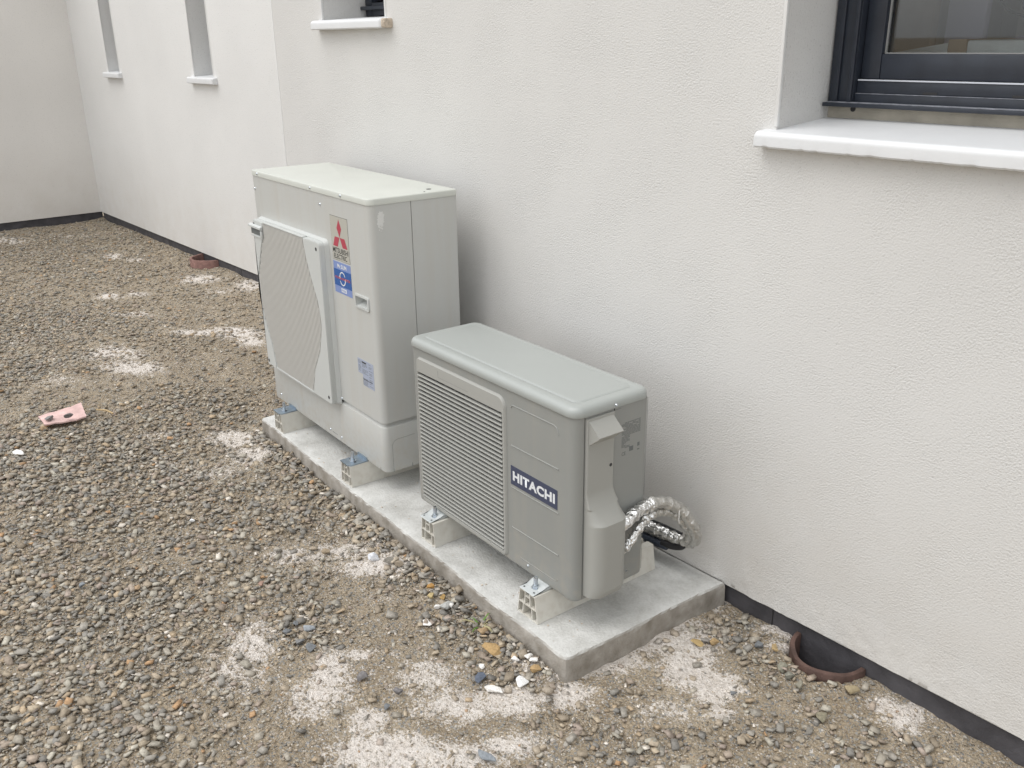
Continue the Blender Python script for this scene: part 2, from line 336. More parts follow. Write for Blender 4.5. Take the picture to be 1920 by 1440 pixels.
# ================================================================== GROUND
PL = []; GV = []
PL= [(-4.324, -0.6, 0.088, 0.098, 0.101, -0.032, 1.0), (-4.009, -0.606, 0.083, 0.094, 0.083, -0.028, 1.0), (-4.328, -0.737, 0.077, 0.086, 0.073, -0.021, 0.5), (-4.247, 0.016, 0.124, 0.138, 0.078, -0.034, 0.9), (-4.403, -0.142, 0.073, 0.081, 0.05, -0.02, 0.8), (-4.023, 0.043, 0.05, 0.056, 0.072, -0.033, 0.8), (-5.64, 0.406, 0.078, 0.085, 0.106, -0.043, 0.9), (-5.207, 0.589, 0.063, 0.069, 0.123, -0.056, 0.8), (-5.194, 0.392, 0.123, 0.135, 0.08, -0.035, 0.4), (-6.832, 0.174, 0.053, 0.057, 0.099, -0.031, 0.8), (-6.551, 0.286, 0.057, 0.062, 0.056, -0.019, 0.6), (-5.61, -0.228, 0.061, 0.067, 0.071, -0.022, 0.7), (-5.518, -0.066, 0.049, 0.054, 0.056, -0.019, 0.6), (-5.054, -0.256, 0.079, 0.087, 0.049, -0.016, 0.6), (-4.056, -0.955, 0.089, 0.101, 0.096, -0.025, 0.35), (-4.398, -0.918, 0.114, 0.128, 0.091, -0.023, 0.3), (-4.917, -0.954, 0.103, 0.114, 0.107, -0.024, 0.3), (-8.127, -0.311, 0.13, 0.138, 0.15, -0.033, 0.6), (-7.988, 0.172, 0.199, 0.211, 0.126, -0.035, 0.3), (-2.82, -0.583, 0.075, 0.085, 0.073, -0.032, 0.8), (-2.631, -0.609, 0.058, 0.066, 0.067, -0.031, 0.7), (-2.588, -0.784, 0.083, 0.095, 0.064, -0.026, 0.4), (-3.074, -0.83, 0.061, 0.069, 0.056, -0.02, 0.5), (-2.214, -0.728, 0.039, 0.044, 0.038, -0.018, 0.2), (-2.726, -0.869, 0.07, 0.08, 0.057, -0.022, 0.4), (-1.794, -0.836, 0.057, 0.066, 0.036, -0.018, 0.5), (-1.709, -0.687, 0.069, 0.08, 0.041, -0.024, 0.5), (-1.532, -0.655, 0.066, 0.077, 0.037, -0.023, 0.85), (-1.436, -1.149, 0.034, 0.039, 0.087, -0.04, 0.7), (-1.189, -1.037, 0.026, 0.03, 0.057, -0.032, 0.9), (-1.132, -1.099, 0.045, 0.052, 0.036, -0.02, 0.6), (-1.193, -0.937, 0.038, 0.044, 0.02, -0.012, 0.5), (-1.356, -1.231, 0.055, 0.065, 0.081, -0.036, 0.5), (-1.006, -0.856, 0.055, 0.064, 0.052, -0.036, 0.5), (-0.841, -1.076, 0.073, 0.086, 0.043, -0.027, 0.9), (-0.869, -0.854, 0.061, 0.071, 0.046, -0.034, 0.6), (-0.794, -0.751, 0.035, 0.041, 0.033, -0.027, 1.0), (-0.967, -1.058, 0.026, 0.03, 0.032, -0.02, 0.7), (-0.738, -0.982, 0.064, 0.075, 0.034, -0.024, 0.7), (-0.668, -0.846, 0.049, 0.057, 0.026, -0.022, 0.6), (-1.096, -1.149, 0.035, 0.041, 0.035, -0.018, 0.5), (-0.74, -0.265, 0.087, 0.101, 0.045, -0.05, 1.0), (-0.761, -0.452, 0.056, 0.065, 0.032, -0.032, 0.9), (-0.591, -0.305, 0.037, 0.043, 0.042, -0.05, 1.0), (-0.491, -0.319, 0.035, 0.041, 0.032, -0.04, 0.9), (-0.641, -0.223, 0.038, 0.044, 0.03, -0.036, 0.8), (-0.724, -0.623, 0.035, 0.041, 0.029, -0.027, 0.8), (-0.727, -0.012, 0.02, 0.024, 0.02, -0.026, 0.5), (-0.498, 0.016, 0.017, 0.02, 0.02, -0.029, 0.6), (-0.473, -0.046, 0.024, 0.027, 0.014, -0.02, 0.6), (-0.124, -0.042, 0.029, 0.034, 0.021, -0.039, 0.8), (-0.178, -0.046, 0.021, 0.025, 0.015, -0.027, 0.7), (-0.518, -0.473, 0.051, 0.06, 0.032, -0.036, 0.4), (-0.542, 0.003, 0.029, 0.034, 0.015, -0.021, 0.5), (-0.426, -0.381, 0.021, 0.025, 0.018, -0.023, 0.7), (-0.857, -0.616, 0.028, 0.032, 0.033, -0.028, 0.5), (-1.362, -0.706, 0.063, 0.073, 0.028, -0.018, 0.2), (-2.063, -1.34, 0.066, 0.077, 0.047, -0.015, 0.15)]
GV= [(-2.83, -1.203, 0.339, 0.388, 0.505, -0.143, 1.0), (-1.907, -1.464, 0.257, 0.298, 0.258, -0.073, 1.0), (-1.474, -1.65, 0.19, 0.222, 0.189, -0.049, 1.0), (-5.079, -0.832, 0.255, 0.284, 0.624, -0.15, 0.8), (-1.48, -1.341, 0.112, 0.131, 0.204, -0.077, 0.7), (-7.216, -0.24, 0.295, 0.318, 0.766, -0.191, 0.5), (-3.188, -0.646, 0.191, 0.217, 0.287, -0.112, 0.6), (-1.995, -0.629, 0.1, 0.115, 0.102, -0.056, 0.8), (-2.477, -0.51, 0.071, 0.081, 0.111, -0.056, 0.9), (-1.438, -0.617, 0.044, 0.05, 0.074, -0.049, 1.0), (-1.119, -0.668, 0.039, 0.046, 0.059, -0.044, 1.0), (-0.903, -0.669, 0.042, 0.048, 0.058, -0.048, 1.0), (-1.741, -0.565, 0.059, 0.068, 0.09, -0.055, 0.9), (-0.624, -0.13, 0.067, 0.078, 0.045, -0.057, 1.0), (-0.368, -0.079, 0.072, 0.084, 0.036, -0.055, 0.9), (-0.291, -0.351, 0.098, 0.115, 0.041, -0.058, 0.5), (-0.513, -0.665, 0.097, 0.114, 0.047, -0.048, 0.4), (-1.439, -1.001, 0.06, 0.07, 0.09, -0.047, 1.0), (-1.813, -0.956, 0.112, 0.129, 0.142, -0.066, 0.6), (-0.109, -0.192, 0.08, 0.094, 0.027, -0.047, 0.6), (-3.472, -0.124, 0.036, 0.041, 0.277, -0.133, 0.4), (-2.219, -1.116, 0.18, 0.207, 0.204, -0.074, 0.6)]

PL = [(a, b, c*1.2, d*1.2, e*1.2, f*1.2, min(1.1, g*1.12)) if a > -1.6 else (a, b, c*1.1, d*1.1, e*1.1, f*1.1, g*1.12) for a, b, c, d, e, f, g in PL]
def blob_sum(B, x, y, pw=1.0):
    s = np.zeros_like(x)
    for (cx, cy, ax, ay, bx, by, st) in B:
        M = np.linalg.inv(np.array([[ax, bx], [ay, by]])); dx = x-cx; dy = y-cy
        q = (M[0,0]*dx+M[0,1]*dy)**2+(M[1,0]*dx+M[1,1]*dy)**2
        s = np.maximum(s, st*np.exp(-q*.8*pw))
    return s
SLAB = [(-2.7775, -.4822), (-.750, -.600), (-.708, -.004), (-2.765, -.004)]
GUT = [(-.371, .0, .106), (-6.05, .645, .150)]
def wall_y(x): return np.where(x < -3.28, .645, 0.0)
def hgt(x, y, fine=True):
    x = np.asarray(x, float); y = np.asarray(y, float)
    z = .030*(fbm(x*.9, y*.9, 3, 3)-.5)+.026*(fbm(x*4.5, y*4.5, 3, 9)-.5)
    if fine: z = z+.013*(fbm(x*26, y*26, 3, 21)-.5)+.006*(vnoise(x*90, y*90, 5)-.5)
    d = wall_y(x)-y
    z = z-.004+.012*np.exp(-(d/.25)**2)*(fbm(x*6, y*6, 2, 33)-.2)
    # bank of stones against the front of the slab
    t = np.clip((x+2.78)/2.03, 0, 1); yf = -.482-.118*t
    inb = np.exp(-((y-yf+.03)/.055)**2)*((x > -2.8) & (x < -.78))
    z = z+.018*inb
    # drain openings
    for gx, gy, gr in GUT:
        rr = np.hypot(x-gx, y-gy); z = np.where(rr < gr-.012, -.16, z)
    # keep low under the slab
    ins = (x > -2.72) & (x < -.80) & (y > yf+.04) & (y < .1); z = np.where(ins, -.03, z)
    return z
xs = np.concatenate([-8.7-np.geomspace(400, .15, 18), np.arange(-8.7, -4.2, .034), np.arange(-4.2, .75, .0125), .75+np.geomspace(.1, 400, 20)])
ys = np.concatenate([-3.3-np.geomspace(400, .15, 18), np.arange(-3.3, -1.95, .03), np.arange(-1.95, .70, .0125), .70+np.geomspace(.1, 400, 18)])
X, Y = np.meshgrid(xs, ys)
near = (X > -9) & (X < 1.5) & (Y < 1) & (Y > -3.6)
Z = np.where(near, hgt(X, Y), hgt(X, Y, False)*.5)
Z = np.where(Y > wall_y(X)+.12, -.17, Z)     # building floor area stays below
nx, ny = len(xs), len(ys)
idx = np.arange(nx*ny).reshape(ny, nx)
quads = np.stack([idx[:-1,:-1], idx[:-1,1:], idx[1:,1:], idx[1:,:-1]], -1).reshape(-1, 4)
me = bpy.data.meshes.new('ground')
me.vertices.add(nx*ny); me.vertices.foreach_set('co', np.stack([X, Y, Z], -1).ravel())
me.loops.add(quads.size); me.loops.foreach_set('vertex_index', quads.ravel())
me.polygons.add(len(quads)); me.polygons.foreach_set('loop_start', np.arange(0, quads.size, 4))
me.update(calc_edges=True)
def plaster_mask(x, y):
    b = blob_sum(PL, x, y)
    b = b+.34*(fbm(x*2.3, y*2.3, 3, 71)-.40)*(x > -2.6)+.08*np.exp(-((x+.95)/.75)**2)*np.exp(-((y+1.0)/.55)**2)+.10*(x <= -2.6)*(fbm(x*1.3, y*1.3, 3, 72)-.4)
    return np.clip(b, 0, 1.1)
def gravel_mask(x, y):
    b = blob_sum(GV, x, y, .6)
    return np.clip(b+.45*(fbm(x*1.6+3, y*1.6, 3, 55)-.45), 0, 1)
at = me.attributes.new('plaster', 'FLOAT', 'POINT'); at.data.foreach_set('value', np.where(near, plaster_mask(X, Y), 0).ravel().astype(np.float32))
at = me.attributes.new('gravelly', 'FLOAT', 'POINT'); at.data.foreach_set('value', np.where(near, gravel_mask(X, Y), .5).ravel().astype(np.float32))

def ground_mat():
    M = bpy.data.materials.new('dirt'); M.use_nodes = True; N = M.node_tree.nodes; L = M.node_tree.links; b = N['Principled BSDF']
    b.inputs['Roughness'].default_value = .95; b.inputs['Specular IOR Level'].default_value = .15
    g = N.new('ShaderNodeNewGeometry')
    def noise(s, d=4, r=.5):
        n = N.new('ShaderNodeTexNoise'); n.inputs['Scale'].default_value = s; n.inputs['Detail'].default_value = d; n.inputs['Roughness'].default_value = r
        L.new(g.outputs['Position'], n.inputs['Vector']); return n.outputs[0]
    def ramp(src, stops, interp='LINEAR'):
        r = N.new('ShaderNodeValToRGB'); r.color_ramp.interpolation = interp; e = r.color_ramp.elements
        while len(e) < len(stops): e.new(.5)
        for el, (p, c) in zip(e, stops): el.position = p; el.color = (*c, 1)
        L.new(src, r.inputs[0]); return r.outputs[0]
    def mth(op, a, b_=None, c=None):
        n = N.new('ShaderNodeMath'); n.operation = op
        for i, q in enumerate((a, b_, c)):
            if q is None: continue
            if isinstance(q, (int, float)): n.inputs[i].default_value = q
            else: L.new(q, n.inputs[i])
        return n.outputs[0]
    def mix(f, a, c, mode='MIX'):
        n = N.new('ShaderNodeMix'); n.data_type = 'RGBA'; n.blend_type = mode
        for i, q in ((0, f), (6, a), (7, c)):
            if isinstance(q, (int, float)): n.inputs[i].default_value = q
            elif isinstance(q, tuple): n.inputs[i].default_value = (*q, 1)
            else: L.new(q, n.inputs[i])
        return n.outputs[2]
    soil = ramp(noise(6, 8, .65), [(.28, (.255,.202,.142)), (.5, (.35,.288,.210)), (.72, (.46,.39,.295))])
    grain = ramp(noise(180, 4, .7), [(.3, (.55,.55,.55)), (.5, (1,1,1)), (.72, (1.4,1.38,1.33))])
    soil = mix(1, soil, grain, 'MULTIPLY')
    def vor(scale, thr, palette, base, chance):
        v = N.new('ShaderNodeTexVoronoi'); v.inputs['Scale'].default_value = scale; L.new(g.outputs['Position'], v.inputs['Vector'])
        w = N.new('ShaderNodeTexWhiteNoise'); w.noise_dimensions = '3D'; L.new(v.outputs['Position'], w.inputs['Vector'])
        inside = mth('LESS_THAN', v.outputs['Distance'], thr); pick = mth('LESS_THAN', w.outputs['Value'], chance)
        colr = ramp(mth('FRACT', mth('MULTIPLY', w.outputs['Value'], 7.31)), palette, 'CONSTANT')
        return mix(mth('MULTIPLY', inside, pick), base, colr), v.outputs['Distance']
    pal = [(0, (.36,.305,.235)), (.22, (.28,.27,.25)), (.4, (.42,.365,.285)), (.58, (.33,.32,.295)), (.72, (.45,.37,.27)), (.84, (.22,.225,.23)), (.92, (.62,.58,.53))]
    c1, d1 = vor(95, .42, pal, soil, .75)
    c2, d2 = vor(210, .45, pal, c1, .55)
    # plaster dust
    a = N.new('ShaderNodeAttribute'); a.attribute_name = 'plaster'
    n1 = noise(34, 8, .72); n2 = noise(150, 5, .7)
    f = mth('ADD', mth('MULTIPLY', a.outputs['Fac'], 1.15), mth('MULTIPLY', mth('SUBTRACT', n1, .5), 2.1))
    f = mth('ADD', f, mth('MULTIPLY', mth('SUBTRACT', n2, .5), 2.2))
    r = N.new('ShaderNodeMapRange'); r.inputs[1].default_value = .40; r.inputs[2].default_value = .66; L.new(f, r.inputs[0])
    whit = ramp(noise(60, 5, .6), [(.3, (.62,.56,.50)), (.65, (.84,.79,.74))])
    colr = mix(mth('MULTIPLY', r.outputs[0], .92), c2, whit)
    L.new(colr, b.inputs['Base Color'])
    h = mth('ADD', mth('MULTIPLY', noise(120, 6, .7), 1.0), mth('MULTIPLY', d1, -.8))
    h = mth('ADD', h, mth('MULTIPLY', d2, -.4))
    bp = N.new('ShaderNodeBump'); bp.inputs['Distance'].default_value = .007; bp.inputs['Strength'].default_value = 1
    L.new(h, bp.inputs['Height']); L.new(bp.outputs[0], b.inputs['Normal'])
    return M
MT['dirt'] = ground_mat()
ground = link('ground', me, 'dirt', sharp=180); tag(ground, kind='structure')

# ================================================================== SLAB
def slab():
    pts = []
    for k in range(4):
        a = np.array(SLAB[k]); b = np.array(SLAB[(k+1) % 4]); L_ = np.linalg.norm(b-a); n = int(L_/.012)
        nrm = np.array([(b-a)[1], -(b-a)[0]])/L_
        for i in range(n): pts.append((*(a+(b-a)*i/n), *nrm, k))
    P = np.array(pts); rings = []
    lev = [(-.08, 0), (-.02, 0), (.015, 0), (.040, .0005), (.058, .001), (.067, .002), (.0722, .005), (.0737, .011), (.0737, .03)]
    s = np.arange(len(P))
    for j, (z, ins) in enumerate(lev):
        w = (P[:, 4] < 2)*1.0
        amp = .016*(fbm(s*.05, s*0+1.3, 2, 5)-.5)+.006*(fbm(s*.15, s*0+j*.15, 3, 11)-.5)+.0040*(vnoise(s*.9, s*0+j*1.7, 4)-.5)
        if j == len(lev)-2: amp = amp*.8
        T = np.stack([-P[:, 3], P[:, 2]], -1); k_ = P[:, 4].astype(int); cnt = np.bincount(k_, minlength=4); st = np.concatenate([[0], np.cumsum(cnt)[:-1]])
        tt = (s-st[k_])/cnt[k_]; ends = np.clip(np.minimum(tt, 1-tt)*cnt[k_]/3., 0, 1); amp = amp*ends
        dc = np.minimum(tt, 1-tt)*cnt[k_]*.012; ins = ins+.006*np.exp(-dc/.010)*((k_ == 0) | ((k_ == 1) & (tt < .5)) | ((k_ == 3) & (tt > .5))); sh = ins*(1-2*tt)
        x = P[:, 0]+P[:, 2]*(amp*w-ins)+T[:, 0]*sh; y = P[:, 1]+P[:, 3]*(amp*w-ins)+T[:, 1]*sh
        zz = z+(.0020*(fbm(s*.2, s*0+9, 2, 8)-.5) if 5 <= j <= 6 else 0)
        rings.append(np.stack([x, y, zz+0*x], -1))
    Q = [(-2.745, -.452), (-.785, -.566), (-.745, -.036), (-2.735, -.036)]
    last = []
    for k in range(4):
        a = np.array(Q[k]); b = np.array(Q[(k+1) % 4]); m_ = int((P[:, 4] == k).sum())
        for i in range(m_): last.append((*(a+(b-a)*i/m_), .0737))
    rings[-1] = np.array(last)
    v = np.concatenate(rings); n = len(P); f = []
    for j in range(len(lev)-1):
        for i in range(n): f.append((j*n+i, j*n+(i+1) % n, (j+1)*n+(i+1) % n, (j+1)*n+i))
    f.append(tuple(range((len(lev)-1)*n, len(lev)*n)))
    o = mesh('concrete_slab', v, f, 'concrete', sharp=28)
    tag(o, 'long low concrete slab against the wall carrying both outdoor units', 'slab')
slab()

# ================================================================== HOUSE
house = thing('house', 'pale rendered house with dark plinth, slit windows and white sills', 'house', (0, 0, 0))
def wall_mesh(x0, x1, z0, z1, yf, th, ops, name, mt):
    """front face at y=yf looking -y, thickness th to +y; ops = list of (xa, xb, za, zb)"""
    cx = sorted({x0, x1, *[o[0] for o in ops], *[o[1] for o in ops]}); cz = sorted({z0, z1, *[o[2] for o in ops], *[o[3] for o in ops]})
    b = MB(); V = {}
    def vid(x, y, z):
        k = (round(x, 5), round(y, 5), round(z, 5))
        if k not in V: V[k] = len(b.v); b.v.append(k)
        return V[k]
    def hole(i, j): return any(o[0] <= cx[i] < o[1] and o[2] <= cz[j] < o[3] for o in ops)
    for i in range(len(cx)-1):
        for j in range(len(cz)-1):
            if hole(i, j): continue
            a, c, d, e = cx[i], cx[i+1], cz[j], cz[j+1]
            b.f.append((vid(a,yf,d), vid(c,yf,d), vid(c,yf,e), vid(a,yf,e)))
            b.f.append((vid(a,yf+th,e), vid(c,yf+th,e), vid(c,yf+th,d), vid(a,yf+th,d)))
            for (di, dj, p, q) in ((-1,0,(a,d),(a,e)), (1,0,(c,e),(c,d)), (0,-1,(c,d),(a,d)), (0,1,(a,e),(c,e))):
                ii, jj = i+di, j+dj
                if ii < 0 or jj < 0 or ii >= len(cx)-1 or jj >= len(cz)-1 or hole(ii, jj):
                    b.f.append((vid(p[0],yf,p[1]), vid(q[0],yf,q[1]), vid(q[0],yf+th,q[1]), vid(p[0],yf+th,p[1])))
    return b.build(name, mt, house, sharp=30)
ZB = .065
BIG = (-.672, .58, 1.335, 2.45); SM = (-2.838, -2.372, 1.62, 2.35)
W1 = (-7.725, -7.44, 1.33, 2.7); W2 = (-5.872, -5.545, 1.33, 2.7)
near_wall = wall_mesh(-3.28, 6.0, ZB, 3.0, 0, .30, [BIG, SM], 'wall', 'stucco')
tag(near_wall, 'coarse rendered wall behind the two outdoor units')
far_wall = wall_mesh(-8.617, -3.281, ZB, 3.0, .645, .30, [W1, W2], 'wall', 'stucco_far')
tag(far_wall, 'set back rendered wall with two slit windows')
# return between the two wall planes
MB().box(-3.28, -3.0, .301, .644, ZB, 3.0).build('wall', 'stucco', house).__setitem__('label', 'short return of the rendered wall')
# wing on the left, facing +x
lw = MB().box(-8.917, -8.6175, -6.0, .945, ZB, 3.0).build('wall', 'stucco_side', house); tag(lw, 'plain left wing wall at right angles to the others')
# dark plinth under the render
def plinth(x0, x1, y0, y1): return MB().box(x0, x1, y0, y1, -.5, ZB+.0).build('plinth', 'plinth', house)
plinth(-3.262, 6.0, .014, .29); plinth(-8.605, -3.263, .659, .93); plinth(-8.90, -8.632, -6.0, .658)
# plinth sheet edge and seams seen near the drains
for x in (-.555, -4.9, -5.5): MB().box(x-.0015, x+.0015, .0125 if x > -3 else .6575, .02 if x > -3 else .665, -.05, ZB-.002).build('plinth_seam', 'black', house)
# rough lower lip of the near render
def lip(x0, x1, yf, zlo, zhi, amp, nxn, seed):
    xsn = np.linspace(x0, x1, nxn); v = []; f = []; nz = 14
    for j in range(nz+1):
        t = j/nz; z = zlo+(zhi-zlo)*t
        fade = (1-t)**1.3
        lump = fbm(xsn*45, xsn*0+t*5, 3, seed); big = fbm(xsn*9, xsn*0+t*1.5, 2, seed+3)
        endf = np.clip(np.minimum(xsn-x0, x1-xsn)/.05, 0, 1)
        y = yf+.0008*(1-endf)-(.0006+amp*fade*(lump*.7+big*.6))*endf
        zz = z+(-.006*(fbm(xsn*18, xsn*0, 3, seed+7)) if j <= 1 else 0)
        if j == 0: y = yf+.014+0*xsn
        for i in range(nxn): v.append((xsn[i], y[i] if hasattr(y, '__len__') else y, (zz[i] if hasattr(zz, '__len__') else zz)))
    for j in range(nz):
        for i in range(nxn-1): f.append((j*nxn+i, j*nxn+i+1, (j+1)*nxn+i+1, (j+1)*nxn+i))
    return mesh('render_lip', v, f, 'stucco', house, sharp=60)
lip(-.700, .75, 0, ZB-.001, .19, .0085, 500, 3)
lip(-2.76, -.705, 0, .072, .13, .006, 300, 8)
# corner beads: white plastic arrises
def bead(x0, x1, y0, y1, z0, z1): return MB().box(x0, x1, y0, y1, z0, z1, .001).build('corner_bead', 'bead', house)
bead(-3.284, -3.274, -.002, .008, ZB, 3.0)
bead(BIG[0]-.006, BIG[0]+.0025, -.003, .006, 1.357, BIG[3]); bead(SM[0]-.007, SM[0]+.0025, -.003, .006, 1.64, SM[3]); bead(SM[1]-.0025, SM[1]+.007, -.003, .006, 1.64, SM[3])
bead(W1[0]-.007, W1[0]+.0025, .642, .651, 1.35, W1[3]); bead(W1[1]-.0025, W1[1]+.007, .642, .651, 1.35, W1[3])
bead(W2[0]-.007, W2[0]+.0025, .642, .651, 1.35, W2[3]); bead(W2[1]-.0025, W2[1]+.007, .642, .651, 1.35, W2[3])
# windows
def nose_profile(yf, yb, zb, zt, zback):
    r = .014; pr = [(yb, zb), (yf+.004, zb)]
    pr.append((yf, zb+.004))
    for k in range(7):
        t = R(180-90*k/6); pr.append((yf+r+math.cos(t)*r, zt-r+math.sin(t)*r))
    pr += [(yb, zback)]
    return pr
def sill(x0, x1, yf, yb, zb, zt, zback, parent, jag=False, name='sill'):
    pr = nose_profile(yf, yb, zb, zt, zback); n = len(pr); nxn = max(2, int((x1-x0)/.006)); v = []; f = []
    xs_ = np.linspace(x0, x1, nxn)
    chip = np.clip(fbm(xs_*75, xs_*0, 3, 17)-.62, 0, 1)*.010 if jag else xs_*0
    for i, x in enumerate(xs_):
        ends = min(x-x0, x1-x); sh = .006*max(0, 1-ends/.008)**2
        for k, (y, z) in enumerate(pr):
            yy = y; zz = z
            if k in (1, 2): zz = z+chip[i]; yy = y+chip[i]*.6
            if y < yb-.01: yy += sh
            if z > zb+.01: zz -= sh*.6
            v.append((x, yy, zz))
    for i in range(nxn-1):
        for k in range(n): f.append((i*n+k, i*n+(k+1) % n, (i+1)*n+(k+1) % n, (i+1)*n+k))
    f += [tuple(range(n-1, -1, -1)), tuple(range((nxn-1)*n, nxn*n))]
    b = MB(); b.add(v, f); return b.build(name, 'sill', parent, sharp=30)
def glass_mat():
    M = bpy.data.materials.new('window_glass'); M.use_nodes = True; N = M.node_tree.nodes; L = M.node_tree.links
    out = N['Material Output']; N.remove(N['Principled BSDF'])
    t = N.new('ShaderNodeBsdfTransparent'); t.inputs[0].default_value = (.86, .88, .88, 1)
    g = N.new('ShaderNodeBsdfGlossy'); g.inputs['Roughness'].default_value = .02
    fr = N.new('ShaderNodeFresnel'); fr.inputs[0].default_value = 1.5
    ad = N.new('ShaderNodeMath'); ad.operation = 'MULTIPLY'; ad.inputs[1].default_value = 1.6; ad.use_clamp = True
    mx = N.new('ShaderNodeMixShader'); L.new(fr.outputs[0], ad.inputs[0]); L.new(ad.outputs[0], mx.inputs[0]); L.new(t.outputs[0], mx.inputs[1]); L.new(g.outputs[0], mx.inputs[2]); L.new(mx.outputs[0], out.inputs[0])
    return M
MT['glass'] = glass_mat()
# big window right
wbig = MB()
wbig.box(-.668, -.601, .200, .27, 1.3965, BIG[3]-.003, .002)         # left jamb outer frame
wbig.box(.515, .577, .200, .27, 1.3965, BIG[3]-.003, .002)
wbig.box(-.600, .514, .200, .27, BIG[3]-.07, BIG[3]-.003, .002)
wbig.box(-.655, -.640, .194, .1995, 1.40, BIG[3]-.01, .0015)          # raised ribs of the jamb
wbig.box(-.6135, -.602, .192, .1995, 1.405, BIG[3]-.01, .0015)
wb = wbig.build('window', 'alu', house); tag(wb, 'large dark grey aluminium window at the right')
fr = MB(); fr.box(-.600, .514, .206, .27, 1.3965, 1.425, .0015)
fr.box(-.600, .514, .212, .27, 1.4265, 1.455, .0015)
fr.build('bottom_rail', 'alu', wb)
MB().box(-.6685, .576, .176, .2055, 1.395, 1.4045, .002).build('frame_lip', 'alu', wb)
MB().box(-.659, .570, .1785, .2055, 1.4047, 1.4062, .0005).build('dust_line', 'alu_dusty', wb)
MB().box(-.5985, .512, .2065, .2115, 1.4255, 1.4268).build('trim_line', 'alu_dusty', wb)
MB().box(-.5985, .512, .2095, .2215, 1.4552, 1.4585, .0005).build('bright_trim', 'alu_line', wb)
for x in (-.415, -.215, -.015, .185): MB().box(x-.017, x+.017, .2110, .2135, 1.4285, 1.4335).build('drain_slot', 'black', wb)
cs = MB(); cs.box(-.600, -.551, .222, .262, 1.459, BIG[3]-.072, .003); cs.box(.465, .514, .222, .262, 1.459, BIG[3]-.072, .003)
cs.box(-.5505, .4645, .222, .262, 1.459, 1.5165, .003); cs.box(-.5505, .4645, .222, .262, BIG[3]-.13, BIG[3]-.072, .003)
cs.build('casement', 'alu', wb)
gk = MB(); gk.box(-.5505, .4645, .234, .239, 1.5166, 1.5190); gk.box(-.5505, -.5482, .234, .239, 1.5191, BIG[3]-.131)
gk.build('gasket', 'gasket', wb)
MB().box(-.550, .464, .2405, .2445, 1.5166, BIG[3]-.1305).build('pane', 'glass', wb, smooth=False)
MB().box(-.6719, .579, .212, .30, 1.338, 1.3948).build('raw_ledge', 'raw_ledge', wb)
MB().cyl((-.603, .2095, 1.389), (-.603, .2119, 1.389), .0065, n=20).build('drip_hole', 'black', wb)
sill(-.711, .62, -.040, .2115, 1.3095, 1.3475, 1.366, wb, True)
# small window
ws = MB(); a0, a1, z0, z1 = SM
ws.box(a0+.002, a0+.05, .20, .26, z0+.035, z1-.002, .002); ws.box(a1-.05, a1-.002, .20, .26, z0+.035, z1-.002, .002)
ws.box(a0+.051, a1-.051, .20, .26, z0+.035, z0+.085, .002); ws.box(a0+.051, a1-.051, .20, .26, z1-.05, z1-.002, .002)
wsm = ws.build('window', 'alu', house); tag(wsm, 'small dark window above the tall outdoor unit')
MB().box(a0+.002, a1-.002, .175, .199, z0+.058, z0+.072, .003).build('frame_lip', 'alu', wsm)
MB().box(a0+.051, a1-.051, .228, .233, z0+.086, z1-.051).build('pane', 'glass', wsm, smooth=False)
sill(-2.872, -2.352, -.040, .199, 1.6035, 1.6385, 1.652, wsm)
MB().box(-2.3518, -2.327, -.036, .01, 1.6045, 1.6365, .006).build('broken_end', 'sill_raw', wsm)
# two slit windows
for (a0, a1, z0, z1), sx0, sx1 in ((W1, -7.775, -7.395), (W2, -5.93, -5.49)):
    b = MB(); yf = .645
    b.box(a0+.002, a0+.045, yf+.20, yf+.26, z0+.03, z1-.002, .002); b.box(a1-.045, a1-.002, yf+.20, yf+.26, z0+.03, z1-.002, .002)
    b.box(a0+.046, a1-.046, yf+.20, yf+.26, z0+.03, z0+.08, .002); b.box(a0+.046, a1-.046, yf+.20, yf+.26, z1-.05, z1-.002, .002)
    w = b.build('window', 'alu', house); tag(w, 'narrow slit window in the set back wall')
    MB().box(a0+.046, a1-.046, yf+.228, yf+.233, z0+.081, z1-.051).build('pane', 'glass', w, smooth=False)
    sill(sx0, sx1, yf-.040, yf+.199, 1.303, 1.345, 1.358, w)
# the room behind the big window
rm = MB()
rm.add([(-1.6,.301,.85),(1.8,.301,.85),(1.8,3.2,.85),(-1.6,3.2,.85),(-1.6,.301,2.7),(1.8,.301,2.7),(1.8,3.2,2.7),(-1.6,3.2,2.7)], [(0,1,2,3),(7,6,5,4),(1,5,6,2),(3,2,6,7),(0,3,7,4)])
rm.build('room_shell', 'room', house, recalc=False, smooth=False)
# dark boxes behind the other windows so that daylight does not leak through
for (x0, x1, y0, y1, z0, z1) in ((-3.0, -2.2, .301, 1.2, 1.4, 2.6), (-7.9, -5.3, .946, 1.9, 1.2, 2.9)):
    b = MB(); b.add([(x0,y0,z0),(x1,y0,z0),(x1,y1,z0),(x0,y1,z0),(x0,y0,z1),(x1,y0,z1),(x1,y1,z1),(x0,y1,z1)], [(0,1,2,3),(7,6,5,4),(1,5,6,2),(3,2,6,7),(0,3,7,4)])
    b.build('room_shell', 'room', house, recalc=False, smooth=False)
# flat roof keeps the tops closed
MB().box(-3.30, 6.02, -.02, 3.4, 3.001, 3.12).build('roof', 'stucco_side', house); MB().box(-8.93, -3.301, .625, 3.4, 3.001, 3.12).build('roof', 'stucco_side', house)
MB().box(-8.93, -8.60, -6.02, .624, 3.001, 3.12).build('roof', 'stucco_side', house)

